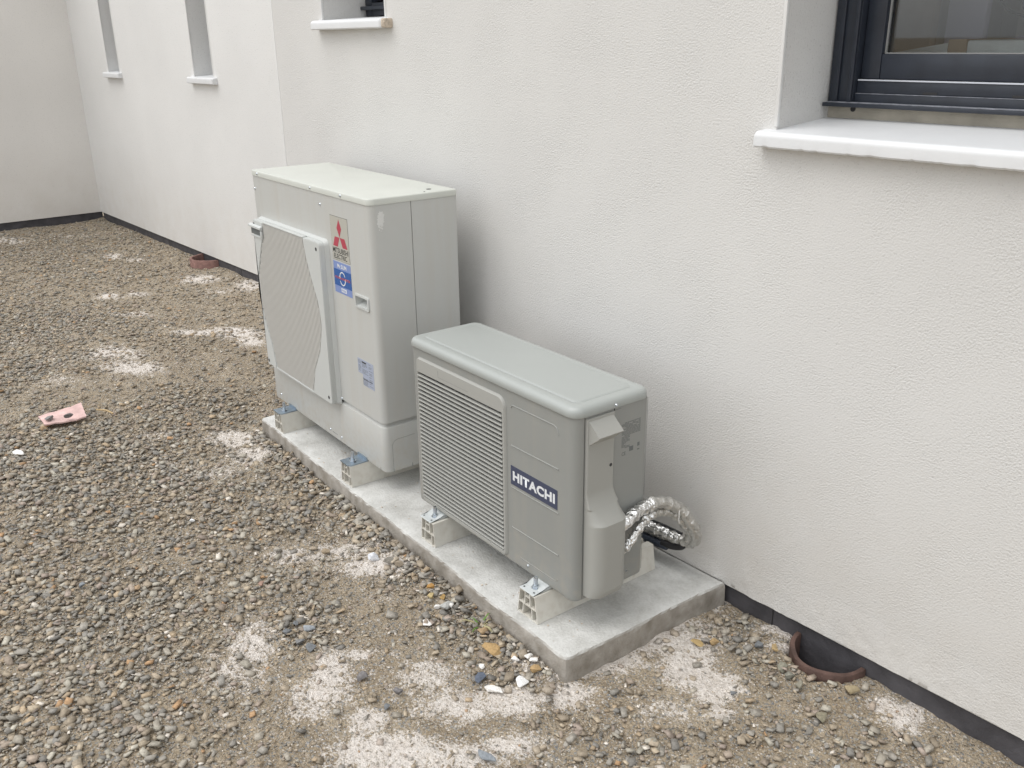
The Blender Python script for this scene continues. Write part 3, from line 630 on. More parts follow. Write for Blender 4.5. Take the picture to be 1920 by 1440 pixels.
# things standing inside, seen through the glass
t = thing('wrapped_panel_stack', 'white wrapped packages held by brown tape behind the large window pane', 'package', (-.50, .55, .86))
b = MB(); b.add([(-.17,-.09,0),(-.012,-.09,0),(-.012,.14,0),(-.17,.14,0),(-.17,-.09,.652),(-.012,-.09,.678),(-.012,.14,.682),(-.17,.14,.660)], [(0,3,2,1),(4,5,6,7),(0,1,5,4),(1,2,6,5),(2,3,7,6),(3,0,4,7)])
b.build('package', 'wrap', t).location.z = 0
MB().box(.035, .60, -.09, .22, 0, .684, .006).build('package', 'wrap', t).location.z = 0
MB().box(-.0115, .0345, -.0905, .18, 0, .686, .002).build('brown_tape', 'carton', t).location.z = 0
b = MB(); b.box(-.694, -.585, .80, .83, .86, 2.4, .003); o = b.build('leaning_board', 'board'); tag(o, 'grey plasterboard sheet standing inside behind the large window', 'board')
b = MB(); b.box(-1.0, -.785, .90, .94, .86, 2.4, .003); o = b.build('leaning_board', 'carton'); tag(o, 'brown board standing inside at the left of the large pane', 'board')
b = MB(); b.box(-.80, .55, 1.5, 1.6, .86, 2.3, .01); o = b.build('pale_board', 'room'); tag(o, 'pale beige board at the back of the room on the right', 'board')
b = MB(); b.prism([(-.66, .86), (-.1, .86), (-.1, 1.60), (-.35, 1.60), (-.57, 1.546), (-.66, 1.542)], 'y', .95, 1.0); o = b.build('leaning_board', 'board'); tag(o, 'low slanting grey board inside below the hanging cables', 'board')
for k, pts in enumerate(([(-.72,1.3,1.9),(-.71,1.3,1.68),(-.69,1.3,1.625),(-.655,1.3,1.615)], [(-.80,1.3,1.72),(-.76,1.3,1.64),(-.70,1.3,1.61),(-.65,1.3,1.600)], [(-.52,1.3,1.75),(-.56,1.3,1.67),(-.60,1.3,1.62)])):
    o = tube(catmull(pts, 8), .005, 8, 'hanging_cable', 'cable')
    tag(o, ['upper dark cable curving down inside behind the large pane', 'lower thin dark cable hanging inside the room', 'dark cable hanging inside at the right edge of the photo'][k], 'cable')

# ================================================================== TALL IVORY UNIT
mrz = R(-3.0528); MW, MD, MZ, MH = .9438, .3271, .1551, .9456
U1 = thing('outdoor_unit', 'tall ivory outdoor unit with wavy fin grille and red and blue stickers', 'heat pump', (-2.7594, -.4031, MZ), mrz, 'outdoor units on the slab')
zt = MZ+MH-.0208
ex = {0: [(.6105, 0, 0, -1), (.6118, 0, 0, -1.001), (.6132, 0, 0, -1.001), (.6145, 0, 0, -1), (.816, 0, 0, -1), (.898, 0, 0, -1)], 1: [(MW, .1495, 1, 0), (MW, .1503, 1.001, 0), (MW, .1517, 1.001, 0), (MW, .1525, 1, 0)]}
PM = rrect(0, MW, 0, MD, (.008, .024, .006, .006), 6, ex)
def seam_g(i, p): return .006 if abs(math.hypot(p[2], p[3])-1.001) < 4e-4 else 0
def groove(i, p): return .011 if (p[1] < MD*.99 and p[0] > .6135 and not (p[0] > .6 and p[1] > MD-.01)) else seam_g(i, p)
lv = [(MZ, .010), (MZ+.003, .003), (MZ+.010, 0), (.3225, 0), (.3255, lambda i, p: groove(i, p)*.12), (.3290, lambda i, p: groove(i, p)*.9), (.3310, groove), (.3420, groove), (.3432, seam_g), (.736, seam_g), (.770, seam_g), (.925, seam_g), (.926, lambda i, p: 0 if p[0] < .7 else seam_g(i, p)), (zt, lambda i, p: 0 if p[0] < .7 else seam_g(i, p))]
v, f = loft(PM, lv, skip=lambda p, q, za, zb: p[1] < 1e-6 and q[1] < 1e-6 and abs(p[0]-.816) < 1e-6 and abs(q[0]-.898) < 1e-6 and abs(za-.736) < 1e-6)
mesh('cabinet', v, f, 'ivory', U1, sharp=40)
# lid
v, f = rr_loft(-.002, MW+.002, -.003, MD+.002, (.010, .026, .010, .008), [(zt+.0006, .004), (zt+.0006, 0), (zt+.0165, 0), (zt+.0195, .0012), (zt+.0208, .0042)])
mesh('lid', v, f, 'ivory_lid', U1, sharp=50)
def screw(x, z, parent, y=-.0, r=.0052, side=False, xs_=0):
    b = MB()
    if side: b.cyl((xs_, x, z), (xs_+.0035, x, z), r, r*.7, 10)
    else: b.cyl((x, y, z), (x, y-.0035, z), r, r*.7, 10)
    return b.build('screw', 'steel', parent)
for x in (.060, .530, .758): screw(x, zt+.0105, U1, -.003)
for x, z in ((.622, .633), (.640, .346), (.518, .183), (.610, .180), (.593, 1.042), (.015, 1.03), (.06, .185)): screw(x, z, U1)
# lid hole near the right rear corner as in the photo
MB().cyl((.925, .215, MZ+MH+.0011), (.925, .215, MZ+MH+.0002), .0030, n=12).build('lid_hole', 'black', U1)
MB().cyl((.887, .255, MZ+MH), (.887, .255, MZ+MH+.0009), .0085, n=16).build('lid_hole', 'black', U1)
# stamped mark in the lower panel
MB().box(.535, .575, -.0004, .0002, .1785, .1800).build('stamp', 'ink_grey', U1)
for x in (.80, .905): MB().box(x-.0008, x+.0008, -.0004, .0002, .158, .170).build('panel_slit', 'ink_grey', U1)
for y in (.03, .105, .165): MB().box(MW-.0002, MW+.0004, y-.0008, y+.0008, .158, .172).build('panel_slit', 'ink_grey', U1)
for s_ in (((.030, .160), (.030, .262)),):
    MB().box(MW-.0002, MW+.0003, .0295, .0303, .16, .255).build('knockout_line', 'ink_grey', U1)
pts = [(MW+.0002, .030+.025*(1-math.cos(R(a))), .255+.022*math.sin(R(a))) for a in range(0, 91, 15)]+[(MW+.0002, .12, .279)]
tube(pts, .0004, 5, 'knockout_line', 'ink_grey', U1)
# scuff of filler on the side
b = MB()
for k in range(16):
    cy = .038+.006*math.sin(k*2.1); cz = 1.052-.0036*k; rr_ = (.0060+.0022*math.sin(k*1.9) if k < 9 else .0052-.0006*(k-9)); n = 11
    vv = [(MW+.0012, cy, cz)]+[(MW+.0003, cy+rr_*(1+.35*math.sin(j*3+k))*math.cos(2*math.pi*j/n), cz+rr_*1.2*(1+.3*math.cos(j*2.3+k))*math.sin(2*math.pi*j/n)) for j in range(n)]
    b.add(vv, [(0, 1+j, 1+(j+1) % n) for j in range(n)])
b.build('filler_scuff', 'scuff', U1)
# grille cover
gx0, gx1, gz0, gz1 = .040, .632, .322, .921
def louvre_lim(z):
    zs = [.33, .345, .424, .51, .60, .635, .70, .785, .85, .92]
    lf = [.131, .130, .107, .062, .036, .035, .047, .088, .122, .141]
    rt = [.471, .474, .500, .558, .588, .590, .578, .535, .508, .493]
    return float(np.interp(z, zs, lf)), float(np.interp(z, zs, rt))
PG = rrect(gx0, gx1, gz0, gz1, (.012, .012, .016, .012), 5)
def plate(P2, y0, y1, rnd=0, taper=0):
    """rounded plate in the xz plane between depth y0 (back) and y1 (front, more negative)"""
    L_ = [(y0, -taper), (y1+rnd, 0), (y1+rnd*.3, rnd*.3), (y1, rnd)] if rnd else [(y0, -taper), (y1, 0)]
    n = len(P2); v = []; f = []
    for (y, ins) in L_:
        for p in P2: v.append((p[0]-p[2]*ins, y, p[1]-p[3]*ins))
    for j in range(len(L_)-1):
        for i in range(n): f.append((j*n+i, j*n+(i+1) % n, (j+1)*n+(i+1) % n, (j+1)*n+i))
    f += [tuple(range(n-1, -1, -1)), tuple(range((len(L_)-1)*n, len(L_)*n))]
    return v, f
v, f = plate(PG, -.0002, -.0155, 0, .006)
cover = MB().add(v, f).build('grille_cover', 'ivory_plastic', U1, sharp=45)
# front skin of the cover: left and right fields with the wavy edge, rims top and bottom
zz = np.linspace(gz0+.012, gz1-.004, 40)
lefts = [louvre_lim(z)[0]-.003 for z in zz]; rights = [louvre_lim(z)[1]+.003 for z in zz]
for side_, nm in ((0, 'left'), (1, 'right')):
    P2 = []
    if side_ == 0:
        P2 = [(gx0+.003, gz0+.004), (lefts[0], gz0+.002)]+[(a, z) for a, z in zip(lefts, zz)]+[(gx0+.008, gz1-.002), (gx0+.002, gz1-.009)]
    else:
        P2 = [(rights[0], gz0+.002), (gx1-.010, gz0+.002), (gx1-.002, gz0+.012), (gx1-.002, gz1-.016), (gx1-.007, gz1-.006), (gx1-.016, gz1-.002)]+[(a, z) for a, z in list(zip(rights, zz))[::-1]]
    b = MB(); b.prism(P2, 'y', -.0156, -.0345); o = b.build('cover_field', 'ivory_plastic', cover)
    bm = bmesh.new(); bm.from_mesh(o.data)
    eg = [e for e in bm.edges if all(abs(q.co.y+.0345) < 1e-5 for q in e.verts)]
    bmesh.ops.bevel(bm, geom=eg, offset=.0022, segments=2, affect='EDGES'); bm.to_mesh(o.data); bm.free()
    o.data.shade_smooth(); o.data.set_sharp_from_angle(angle=R(40))
l1, r1 = louvre_lim(.92); l0, r0 = louvre_lim(.33)
MB().box(l1-.003, r1+.003, -.0345, -.0156, gz1-.006, gz1-.0005, .0015).build('cover_rim', 'ivory_plastic', cover)
MB().box(l0-.003, r0+.003, -.0345, -.0156, gz0+.001, gz0+.010, .0015).build('cover_rim', 'ivory_plastic', cover)
fins = MB(); n_f = 0
xf = .036
while xf < .592:
    zs_in = [z for z in np.linspace(gz0+.011, gz1-.0065, 90) if louvre_lim(z)[0] <= xf <= louvre_lim(z)[1]]
    if zs_in:
        fins.prism([(xf-.0036, -.0275), (xf+.0036, -.0275), (xf+.0026, -.0338), (xf-.0026, -.0338)], 'z', min(zs_in), max(zs_in)); n_f += 1
    xf += .0116
MB().prism([(louvre_lim(z)[0]-.002, z) for z in np.linspace(gz0+.010, gz1-.006, 24)]+[(louvre_lim(z)[1]+.002, z) for z in np.linspace(gz1-.006, gz0+.010, 24)], 'y', -.0156, -.0274).build('grille_mesh', 'fin', cover)
tag(fins.build('louvre_fins', 'fin', cover, sharp=20), kind='stuff')
for x, z in ((gx0+.012, gz1-.020), (gx1-.028, gz1-.028), (gx1-.028, gz0+.025), (gx0+.015, gz0+.02)): MB().cyl((x, -.0347, z), (x, -.0352, z), .0065, n=14).build('screw_hole', 'ink', cover)
# pull handle of the cover and recessed handle of the panel
b = MB(); b.prism([(.020, .9), (.132, .9), (.132, .862), (.020, .862)], 'y', -.0346, -.0352)
b.build('pull_recess_shade', 'ink_grey', cover)  # flat dark sheet, the recess shade is put into its colour
b = MB()
b.add([(.018,-.0353,.902),(.136,-.0353,.902),(.136,-.046,.897),(.018,-.046,.897),(.018,-.0353,.884),(.136,-.0353,.884),(.136,-.046,.890),(.018,-.046,.890)], [(0,1,2,3),(4,7,6,5),(0,3,7,4),(1,5,6,2),(3,2,6,7),(0,4,5,1)])
b.box(.124, .136, -.042, -.0353, .858, .884, .001); b.box(.018, .136, -.038, -.0353, .853, .8585, .001)
b.build('pull_handle', 'ivory_plastic', cover)
b = MB()
PH = rrect(.809, .905, .729, .777, (.008,)*4, 4); PI = rrect(.816, .898, .736, .770, (.004,)*4, 4)
n = len(PH); vv = []; ff = []
for y, Q in ((-.0002, PH), (-.0045, PH), (-.0050, PI), (.004, PI)):
    vv += [(p[0]+(0 if Q is PH else 0), y, p[1]) for p in Q]
for j in range(3):
    for i in range(n): ff.append((j*n+i, j*n+(i+1) % n, (j+1)*n+(i+1) % n, (j+1)*n+i))
hd = mesh('panel_handle', vv, ff, 'ivory_plastic', U1, sharp=40)
b = MB(); b.add([(.816,0,.736),(.898,0,.736),(.898,0,.770),(.816,0,.770),(.820,.030,.748),(.894,.030,.748),(.894,.030,.770),(.820,.030,.770)], [(0,1,5,4),(1,2,6,5),(2,3,7,6),(3,0,4,7),(4,5,6,7)])
b.build('handle_recess', 'ivory_plastic', hd, recalc=False, smooth=False)
# stickers
def sticker(x0, x1, z0, z1, mt, parent, name='sticker', y=-.0006): return MB().box(x0, x1, y, .0002, z0, z1).build(name, mt, parent, smooth=False)
sx0, sx1, sz0, sz1 = .662, .787, .868, 1.016; W_ = sx1-sx0; H_ = sz1-sz0
st = sticker(sx0-.001, sx1+.001, sz0-.001, sz1+.001, 'ink', U1, 'sticker_border', -.0004)
st = sticker(sx0, sx1, sz0, sz1, 'stk_grey', U1, 'maker_sticker', -.0007)
def poly(pts, y, mt, parent, name):
    return mesh(name, [(sx0+a*W_, y, sz0+b*H_) for a, b in pts], [tuple(range(len(pts)))], mt, parent, smooth=False)
b = [(.5, .95), (.635, .745), (.5, .54), (.365, .745)]
poly(b, -.0010, 'red', st, 'red_diamond'); poly([(.49, .535), (.215, .535), (.085, .315), (.355, .315)], -.0010, 'red', st, 'red_diamond'); poly([(.51, .535), (.785, .535), (.915, .315), (.645, .315)], -.0010, 'red', st, 'red_diamond')
text_part('lettering', 'MITSUBISHI', sx0+.05*W_, sx1-.05*W_, sz0+.165*H_, sz0+.285*H_, -.0010, 'ink', st, .012)
text_part('lettering', 'ELECTRIC', sx0+.09*W_, sx1-.15*W_, sz0+.03*H_, sz0+.145*H_, -.0010, 'ink', st, .012)
bx0, bx1, bz0, bz1 = .661, .787, .752, .8615; bh = bz1-bz0; bw = bx1-bx0
sb = sticker(bx0, bx1, bz0, bz1, 'blue_l', U1, 'blue_sticker', -.0007)
sticker(bx0, bx1, bz0+.23*bh, bz0+.76*bh, 'blue_d', sb, 'blue_band', -.0010)
text_part('lettering', 'Mr.SLIM', bx0+.24*bw, bx0+.76*bw, bz0+.81*bh, bz0+.94*bh, -.0010, 'white', sb, .02)
sticker(bx0+.38*bw, bx0+.68*bw, bz0+.06*bh, bz0+.18*bh, 'white', sb, 'white_panel', -.0010)
text_part('lettering', 'R410A', bx0+.41*bw, bx0+.65*bw, bz0+.08*bh, bz0+.16*bh, -.0013, 'blue_l', sb, .01)
rb = MB(); cxr, czr, ra, rbz, w_ = bx0+.50*bw, bz0+.495*bh, .0225, .0245, .0042
for (t0, t1) in ((25, 165), (205, 345)):
    n = 14; vv = []
    for k in range(n+1):
        t = R(t0+(t1-t0)*k/n)
        for s_ in (0, 1): vv.append((cxr+math.cos(t)*(ra-s_*w_), -.0013, czr+math.sin(t)*(rbz-s_*w_)))
    rb.add(vv, [(2*k, 2*k+1, 2*k+3, 2*k+2) for k in range(n)])
    t = R(t1); c_ = (cxr+math.cos(t)*(ra-w_/2), czr+math.sin(t)*(rbz-w_/2)); dx, dz = -math.sin(t), math.cos(t); nx_, nz_ = math.cos(t), math.sin(t)
    rb.add([(c_[0]+nx_*.007, -.0013, c_[1]+nz_*.007), (c_[0]-nx_*.007, -.0013, c_[1]-nz_*.007), (c_[0]+dx*.009, -.0013, c_[1]+dz*.009)], [(0, 1, 2)])
rb.build('arrow_ring', 'white', sb, smooth=False, recalc=False)
text_part('lettering', 'POWER INVERTER', bx0+.08*bw, bx1-.05*bw, bz0+.455*bh, bz0+.535*bh, -.0016, 'pink_red', sb, .02)
# rating plate, with rows of small print too fine to read
rp = MB().prism([(.790, .545), (.900, .545), (.900, .452), (.822, .452), (.822, .492), (.790, .492)], 'y', .0002, -.0007).build('rating_plate', 'stk_silver', U1, smooth=False)
b = MB(); random.seed(3)
z = .539
while z > .456:
    for c0, c1 in ((.793, .815), (.820, .862), (.868, .896)):
        if c0 < .8 and z < .497: continue
        if random.random() < .85: b.box(c0, c0+(c1-c0)*random.uniform(.45, 1), -.0010, -.0006, z-.0012, z)
    z -= .0046
tag(b.build('small_print', 'ink_grey', rp, smooth=False), kind='stuff')
MB().box(.820, .850, -.0011, -.0006, .5335, .5385).build('plate_heading', 'ink', rp); MB().box(.824, .890, -.0011, -.0006, .4745, .4765).build('plate_heading', 'ink', rp)

# ================================================================== LOW GREY UNIT
hrz = R(-2.3324); HW, HD, HZ, HH = .7704, .2499, .158, .5311
U2 = thing('outdoor_unit', 'low grey outdoor unit with horizontal slat grille in front of the taller one', 'air conditioner', (-1.5926, -.4716, HZ), hrz, 'outdoor units on the slab')
hz1 = HZ+HH
G0, G1, GZ0, GZ1 = .044, .474, .186, .616
ex = {0: [(G0, 0, 0, -1), (G1, 0, 0, -1)], 1: [(HW, .0265, 1, 0), (HW, .0270, 1.001, 0), (HW, .0290, 1.001, 0), (HW, .0295, 1, 0)]}
PHH = rrect(0, HW, 0, HD, (.020, .026, .012, .012), 6, ex)
def hs_g(i, p): return .008 if abs(math.hypot(p[2], p[3])-1.001) < 4e-4 else 0
lv = [(HZ, .014), (HZ+.002, .006), (HZ+.008, .001), (HZ+.014, hs_g), (GZ0, hs_g), (GZ1, hs_g), (hz1, hs_g)]
v, f = loft(PHH, lv, skip=lambda p, q, za, zb: p[1] < 1e-6 and q[1] < 1e-6 and abs(p[0]-G0) < 1e-6 and abs(q[0]-G1) < 1e-6 and za >= GZ0-1e-6 and zb <= GZ1+1e-6)
mesh('cabinet', v, f, 'hgrey', U2, sharp=40)
# fan chamber behind the slats
b = MB(); b.add([(G0,0,GZ0),(G1,0,GZ0),(G1,0,GZ1),(G0,0,GZ1),(G0,.07,GZ0),(G1,.07,GZ0),(G1,.07,GZ1),(G0,.07,GZ1)], [(0,4,5,1),(1,5,6,2),(2,6,7,3),(3,7,4,0),(4,7,6,5)])
b.build('fan_chamber', 'coil', U2, recalc=False, smooth=False)
b = MB(); fcx, fcz = .259, .401
b.cyl((fcx, .066, fcz), (fcx, .030, fcz), .055, .048, 20)
for k in range(3):
    a = R(120*k+20); vv = []
    for (r_, da, y) in ((.05, -20, .045), (.19, -26, .05), (.195, 8, .035), (.19, 38, .022), (.05, 30, .030)):
        t = a+R(da); vv.append((fcx+r_*math.cos(t), y, fcz+r_*math.sin(t)))
    vv2 = [(p[0], p[1]+.003, p[2]) for p in vv]
    b.add(vv+vv2, [(0,1,2,3,4), (9,8,7,6,5), (0,5,6,1), (1,6,7,2), (2,7,8,3), (3,8,9,4), (4,9,5,0)])
b.build('fan', 'dark', U2)
# raised surround of the grille
gs = MB()
PO = rrect(G0-.006, G1+.010, GZ0-.012, .660, (.016, .016, .030, .016), 6); 
n = len(PO); PIn = rrect(G0+.001, G1+.000, GZ0+.001, GZ1-.001, (.006, .006, .004, .004), 6)
vv = []; ff = []
for y, Q, ins in ((-.0001, PO, -.002), (-.0055, PO, .0005), (-.0075, PO, .003), (-.0075, PIn, -.001), (-.0060, PIn, 0), (.006, PIn, 0)):
    vv += [(p[0]-p[2]*ins, y, p[1]-p[3]*ins) for p in Q]
for j in range(5):
    for i in range(n): ff.append((j*n+i, j*n+(i+1) % n, (j+1)*n+(i+1) % n, (j+1)*n+i))
surround = mesh('grille_surround', vv, ff, 'hplastic', U2, sharp=35)
MB().box(.16, .315, -.0078, -.0074, .628, .6284).build('surround_mark', 'ink_grey', surround); MB().box(.16, .1604, -.0078, -.0074, .628, .648).build('surround_mark', 'ink_grey', surround)
# slats, each its own part
slat_me = None; NS = 31; pitch = (GZ1-GZ0-.006)/NS
for k in range(NS):
    if slat_me is None:
        b = MB(); b.prism([(-.0085, .0000), (-.0085, .0026), (-.0072, .0038), (-.0005, .0046), (-.0005, .0022), (-.0068, -.0004)], 'x', G0+.001, G1-.001)
        o = b.build('slat', 'hplastic', U2, sharp=30); slat_me = o.data
    else:
        o = bpy.data.objects.new('slat', slat_me); col.objects.link(o); o.parent = U2
    o.location.z = -HZ+GZ0+.006+k*pitch
wr = None
for x in np.linspace(G0+.03, G1-.03, 8):
    MB().box(x-.0015, x+.0015, .0042, .0072, GZ0, GZ1).build('guard_wire', 'hgrey', U2)
# embossed lines
def ridge(pts, name='embossed_line', r=.0019): return tube([(x, -.0002, z) for x, z in pts], r, 8, name, 'hgrey', U2)
ridge([(.507, .640), (.511, .646), (.518, .648), (.685, .648), (.695, .645), (.702, .638), (.705, .626)])
ridge([(.506, .529), (.706, .531)]); ridge([(.505, .403), (.706, .404)]); ridge([(.505, .278), (.706, .279)])
ridge([(.540, .196), (.690, .196), (.700, .199), (.706, .206)], r=.0010)
screw(.575, .185, U2, 0, .0045)
lg = MB().box(.503, .701, -.0010, .0002, .4125, .469).build('name_plate', 'logo_blue', U2, smooth=False)
text_part('lettering', 'HITACHI', .5125, .692, .4265, .4555, -.0014, 'white', lg, .045, space=1.08)
# lid
rl = .017; L_ = [(hz1+.0008, .006), (hz1+.0008, .0008), (hz1+.0025, 0), (hz1+.0105, 0)]
for k in range(1, 7): t = R(15*k); L_.append((hz1+.0105+rl*math.sin(t), rl*(1-math.cos(t))))
zl = L_[-1][0]; L_ += [(zl+.0004, .032), (zl-.0004, .0335), (zl+.0022, .037), (zl+.0026, .040)]
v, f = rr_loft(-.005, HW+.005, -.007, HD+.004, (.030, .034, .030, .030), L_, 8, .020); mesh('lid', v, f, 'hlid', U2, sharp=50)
screw(.128, hz1+.009, U2, side=True, xs_=HW+.005, r=.0042)
# rear side panel edge line
MB().box(HW-.0003, HW+.0002, .245, .2458, HZ+.02, hz1).build('panel_line', 'ink_grey', U2)
# valve cover: flat above, swelling out below
def vc():
    nz_ = 44; nu = 26; v = []; f = []
    zs_ = np.concatenate([np.linspace(hz1-.006, .50, 8), np.linspace(.495, .375, 26), np.linspace(.365, .178, 10)])
    def prof(z):
        # out = how far the cover stands out; yb = its rear edge
        t = np.clip((.480-z)/.085, 0, 1); s = t**1.9                  # concave flare
        out = .0065+.045*s; yb = .1245+.024*np.clip((.485-z)/.09, 0, 1)**1.6
        if z < .197: out -= .010*((.197-z)/.019)**2; 
        return out, yb
    for z in zs_:
        out, yb = prof(z); y0 = .0305; w = yb-y0; r = min(out*.75, .034, w*.45)
        P2 = [(0, y0)]
        for k in range(nu//2): t = R(90*k/(nu//2-1)); P2.append((out-r+r*math.sin(t), y0+.001+r-r*math.cos(t)) if out > .02 else (out-min(r,.004)+min(r,.004)*math.sin(t), y0+.001+min(r,.004)*(1-math.cos(t))))
        for k in range(nu//2): t = R(90*k/(nu//2-1)); rr2 = r if out > .02 else min(r, .004); P2.append((out-rr2+rr2*math.cos(t), yb-rr2+rr2*math.sin(t)))
        P2.append((0, yb))
        v += [(HW+.0003+p[0], p[1], z) for p in P2]
    n = nu+2
    for j in range(len(zs_)-1):
        for i in range(n-1): f.append((j*n+i, (j+1)*n+i, (j+1)*n+i+1, j*n+i+1))
    f += [tuple(range(n)), tuple(range((len(zs_)-1)*n+n-1, (len(zs_)-1)*n-1, -1))]
    b = MB(); b.add(v, f); return b.build('valve_cover', 'hplastic', U2, sharp=24)
cov = vc()
b = MB(); x = HW+.0069   # wedge handle
b.add([(x,.036,.676),(x,.118,.676),(x,.118,.612),(x,.036,.612),(x+.034,.040,.642),(x+.034,.122,.642),(x+.032,.122,.638),(x+.032,.040,.638)], [(0,4,5,1),(4,7,6,5),(0,3,7,4),(1,5,6,2),(7,3,2,6),(0,1,2,3)])
b.build('cover_handle', 'hplastic', cov, sharp=20)
MB().cyl((HW+.0066, .113, .538), (HW+.0072, .113, .538), .0048, n=12).build('cover_hole', 'ink', cov)
# seam of the cover and printed rating text
MB().box(HW+.0002, HW+.0016, .1262, .1272, .44, hz1).build('panel_line', 'seam', U2)
b = MB(); random.seed(8); z = .638
while z > .568:
    yend = .222 if z > .60 else .185
    y = .156
    while y < yend:
        w_ = random.uniform(.006, .016)
        if random.random() < .85: b.box(HW-.0001, HW+.0003, y, min(y+w_, yend), z-.0016, z)
        y += w_+.0016
    z -= .0035
tag(b.build('small_print', 'ink_grey', U2, smooth=False), kind='stuff')
text_part('ce_mark', 'CE', .157, .171, .546, .5565, HW+.0004, 'ink_grey', U2, .01, side=True)
for (y, z, w_, h_) in ((.184, .553, .014, .013), (.213, .560, .008, .010), (.213, .549, .008, .003)): MB().box(HW-.0001, HW+.0003, y, y+w_, z, z+h_).build('approval_mark', 'ink_grey', U2)
MB().box(HW-.0001, HW+.0003, .130, .150, .682, .6828).build('approval_mark', 'ink_grey', U2)
# lower rear skirt behind the cover
screw(.190, .190, U2, side=True, xs_=HW, r=.0042)
# feet under each end
for fx in (.094, .606):
    b = MB(); b.prism([(-.056, .1545), (-.056, .1570), (-.030, .1572), (-.010, .1660), (.012, .1670), (.012, .1545)], 'x', fx, fx+.062)
    o = b.build('foot', 'foot', U2); bm = bmesh.new(); bm.from_mesh(o.data); bmesh.ops.bevel(bm, geom=bm.edges[:], offset=.0014, segments=1, affect='EDGES'); bm.to_mesh(o.data); bm.free()
    for hx in (.010, .052): MB().cyl((fx+hx, -.045, .1576), (fx+hx, -.045, .1582), .0028, n=10).build('foot_hole', 'ink', o)

# ================================================================== SUPPORT BLOCKS
SZ = .0742
def support(x, y, rz, label, wb=.082, plate_kind=True, holes=True):
    root = thing('support_block', label, 'support block', (x, y, SZ), rz, 'hollow plastic blocks under the outdoor units')
    root['_z'] = 0.0
    H = .079; wt = .066; L_ = .45; th = .0027; b = MB()
    def bar(p, q, t=th):
        p = np.array(p, float); q = np.array(q, float); d = (q-p)/np.linalg.norm(q-p); n = np.array([-d[1], d[0]])*t/2
        b.prism([tuple(p-n), tuple(q-n), tuple(q+n), tuple(p+n)], 'y', 0, L_)
    h0 = th/2; ht = H-th/2; hm = .038
    def xl(z): return -wb/2+(wb-wt)/2*z/H+th/2
    bar((xl(0), h0), (-xl(0), h0)); bar((xl(0), 0), (xl(H), H)); bar((-xl(0), 0), (-xl(H), H))
    bar((xl(hm)+.001, hm), (-xl(hm)-.001, hm), .0034)
    bar((xl(H)+.001, ht), (-.011, ht)); bar((.011, ht), (-xl(H)-.001, ht))
    bar((-.012, hm+.001), (-.0095, H-.001), .0030); bar((.012, hm+.001), (.0095, H-.001), .0030)
    bar((-.010, ht-.013), (.010, ht-.013), .0022)
    bar((-.021, h0+.001), (-.018, hm-.001), .0030); bar((.021, h0+.001), (.018, hm-.001), .0030)
    o = b.build('block', 'pvc', root, smooth=False)
    yb = .030
    if plate_kind:
        p = MB(); p.prism([(-.033, -.004), (.024, -.004), (.033, .006), (.033, .072), (-.033, .072)], 'z', H+.0006, H+.0046)
        p.box(-.033, .033, .066, .072, H+.0047, H+.016)
        pl = p.build('slotted_plate', 'zinc', root); MB().box(-.022, .020, .026, .034, H+.0047, H+.0052).build('slot', 'ink', pl)
        zb = H+.0047
    else: zb = H+.0047
    bo = MB(); bo.cyl((0, yb, zb-.012), (0, yb, zb+.034), .0054, n=12)
    for k in range(9): bo.cyl((0, yb, zb+.010+k*.0022), (0, yb, zb+.0111+k*.0022), .0060, n=12)
    bt = bo.build('bolt', 'steel', root); MB().cyl((0, yb, zb), (0, yb, zb+.0016), .0125, n=18).build('washer', 'steel', bt); MB().cyl((0, yb, zb+.0017), (0, yb, zb+.0085), .0088, n=6).build('nut', 'steel', bt, sharp=20)
    return root
support(-2.597, -.479, mrz, 'hollow cream block with zinc plate under the left end of the tall ivory unit')
support(-1.992, -.515, mrz, 'hollow cream block with zinc plate under the right end of the tall ivory unit', .082)
support(-1.462, -.529, hrz, 'hollow cream block under the grille end of the low grey unit', .082, False)
support(-.955, -.552, hrz, 'hollow cream block near the slab corner under the low grey unit', .090, False)

# ================================================================== PIPES
pz = thing('pipe_bundle', 'looped silver foil pipes curling from the low grey unit to the wall', 'pipes', (-.79, -.1, .0742)); pz['_z'] = .0
pz.location = (0, 0, 0)
def wrinkle(seed, r, amp=.0016, per=3.0):
    r_ = np.random.default_rng(seed); A = r_.uniform(-1, 1, 900); Bp = r_.uniform(0, 6.28, 900)
    return lambda j, t: r+amp*(.6*A[j]+.5*math.sin(3*t+Bp[j//3])*A[(j*7) % 900]+.35*math.sin(7*t+j*.8))*.8+.0016*(1 if math.sin(j*1.05) > .3 else -.3)+(.0014 if (j % int(per*4)) < 2 else 0)
up_pts = [(-.845, -.30, .27), (-.815, -.385, .315), (-.787, -.368, .362), (-.793, -.29, .381), (-.792, -.22, .379), (-.783, -.15, .341), (-.769, -.10, .275), (-.785, -.060, .205), (-.84, -.045, .165), (-.93, -.045, .150), (-1.02, -.045, .150)]
lo_pts = [(-.840, -.30, .20), (-.812, -.355, .255), (-.785, -.340, .300), (-.795, -.275, .338), (-.801, -.215, .343), (-.802, -.16, .322), (-.790, -.115, .280), (-.793, -.075, .222), (-.83, -.060, .180), (-.92, -.055, .160), (-1.02, -.055, .155)]
cu_ = catmull(up_pts, 14); cl_ = catmull(lo_pts, 14)
k1 = int(14*3.6)
tube(cu_[:k1+1], .0165, 18, 'foil_sleeve', 'foil', pz, wrinkle(1, .0168, .0019)); tube(cu_[k1:], .0165, 18, 'foil_sleeve', 'foil_dull', pz, wrinkle(2, .0160, .0015))
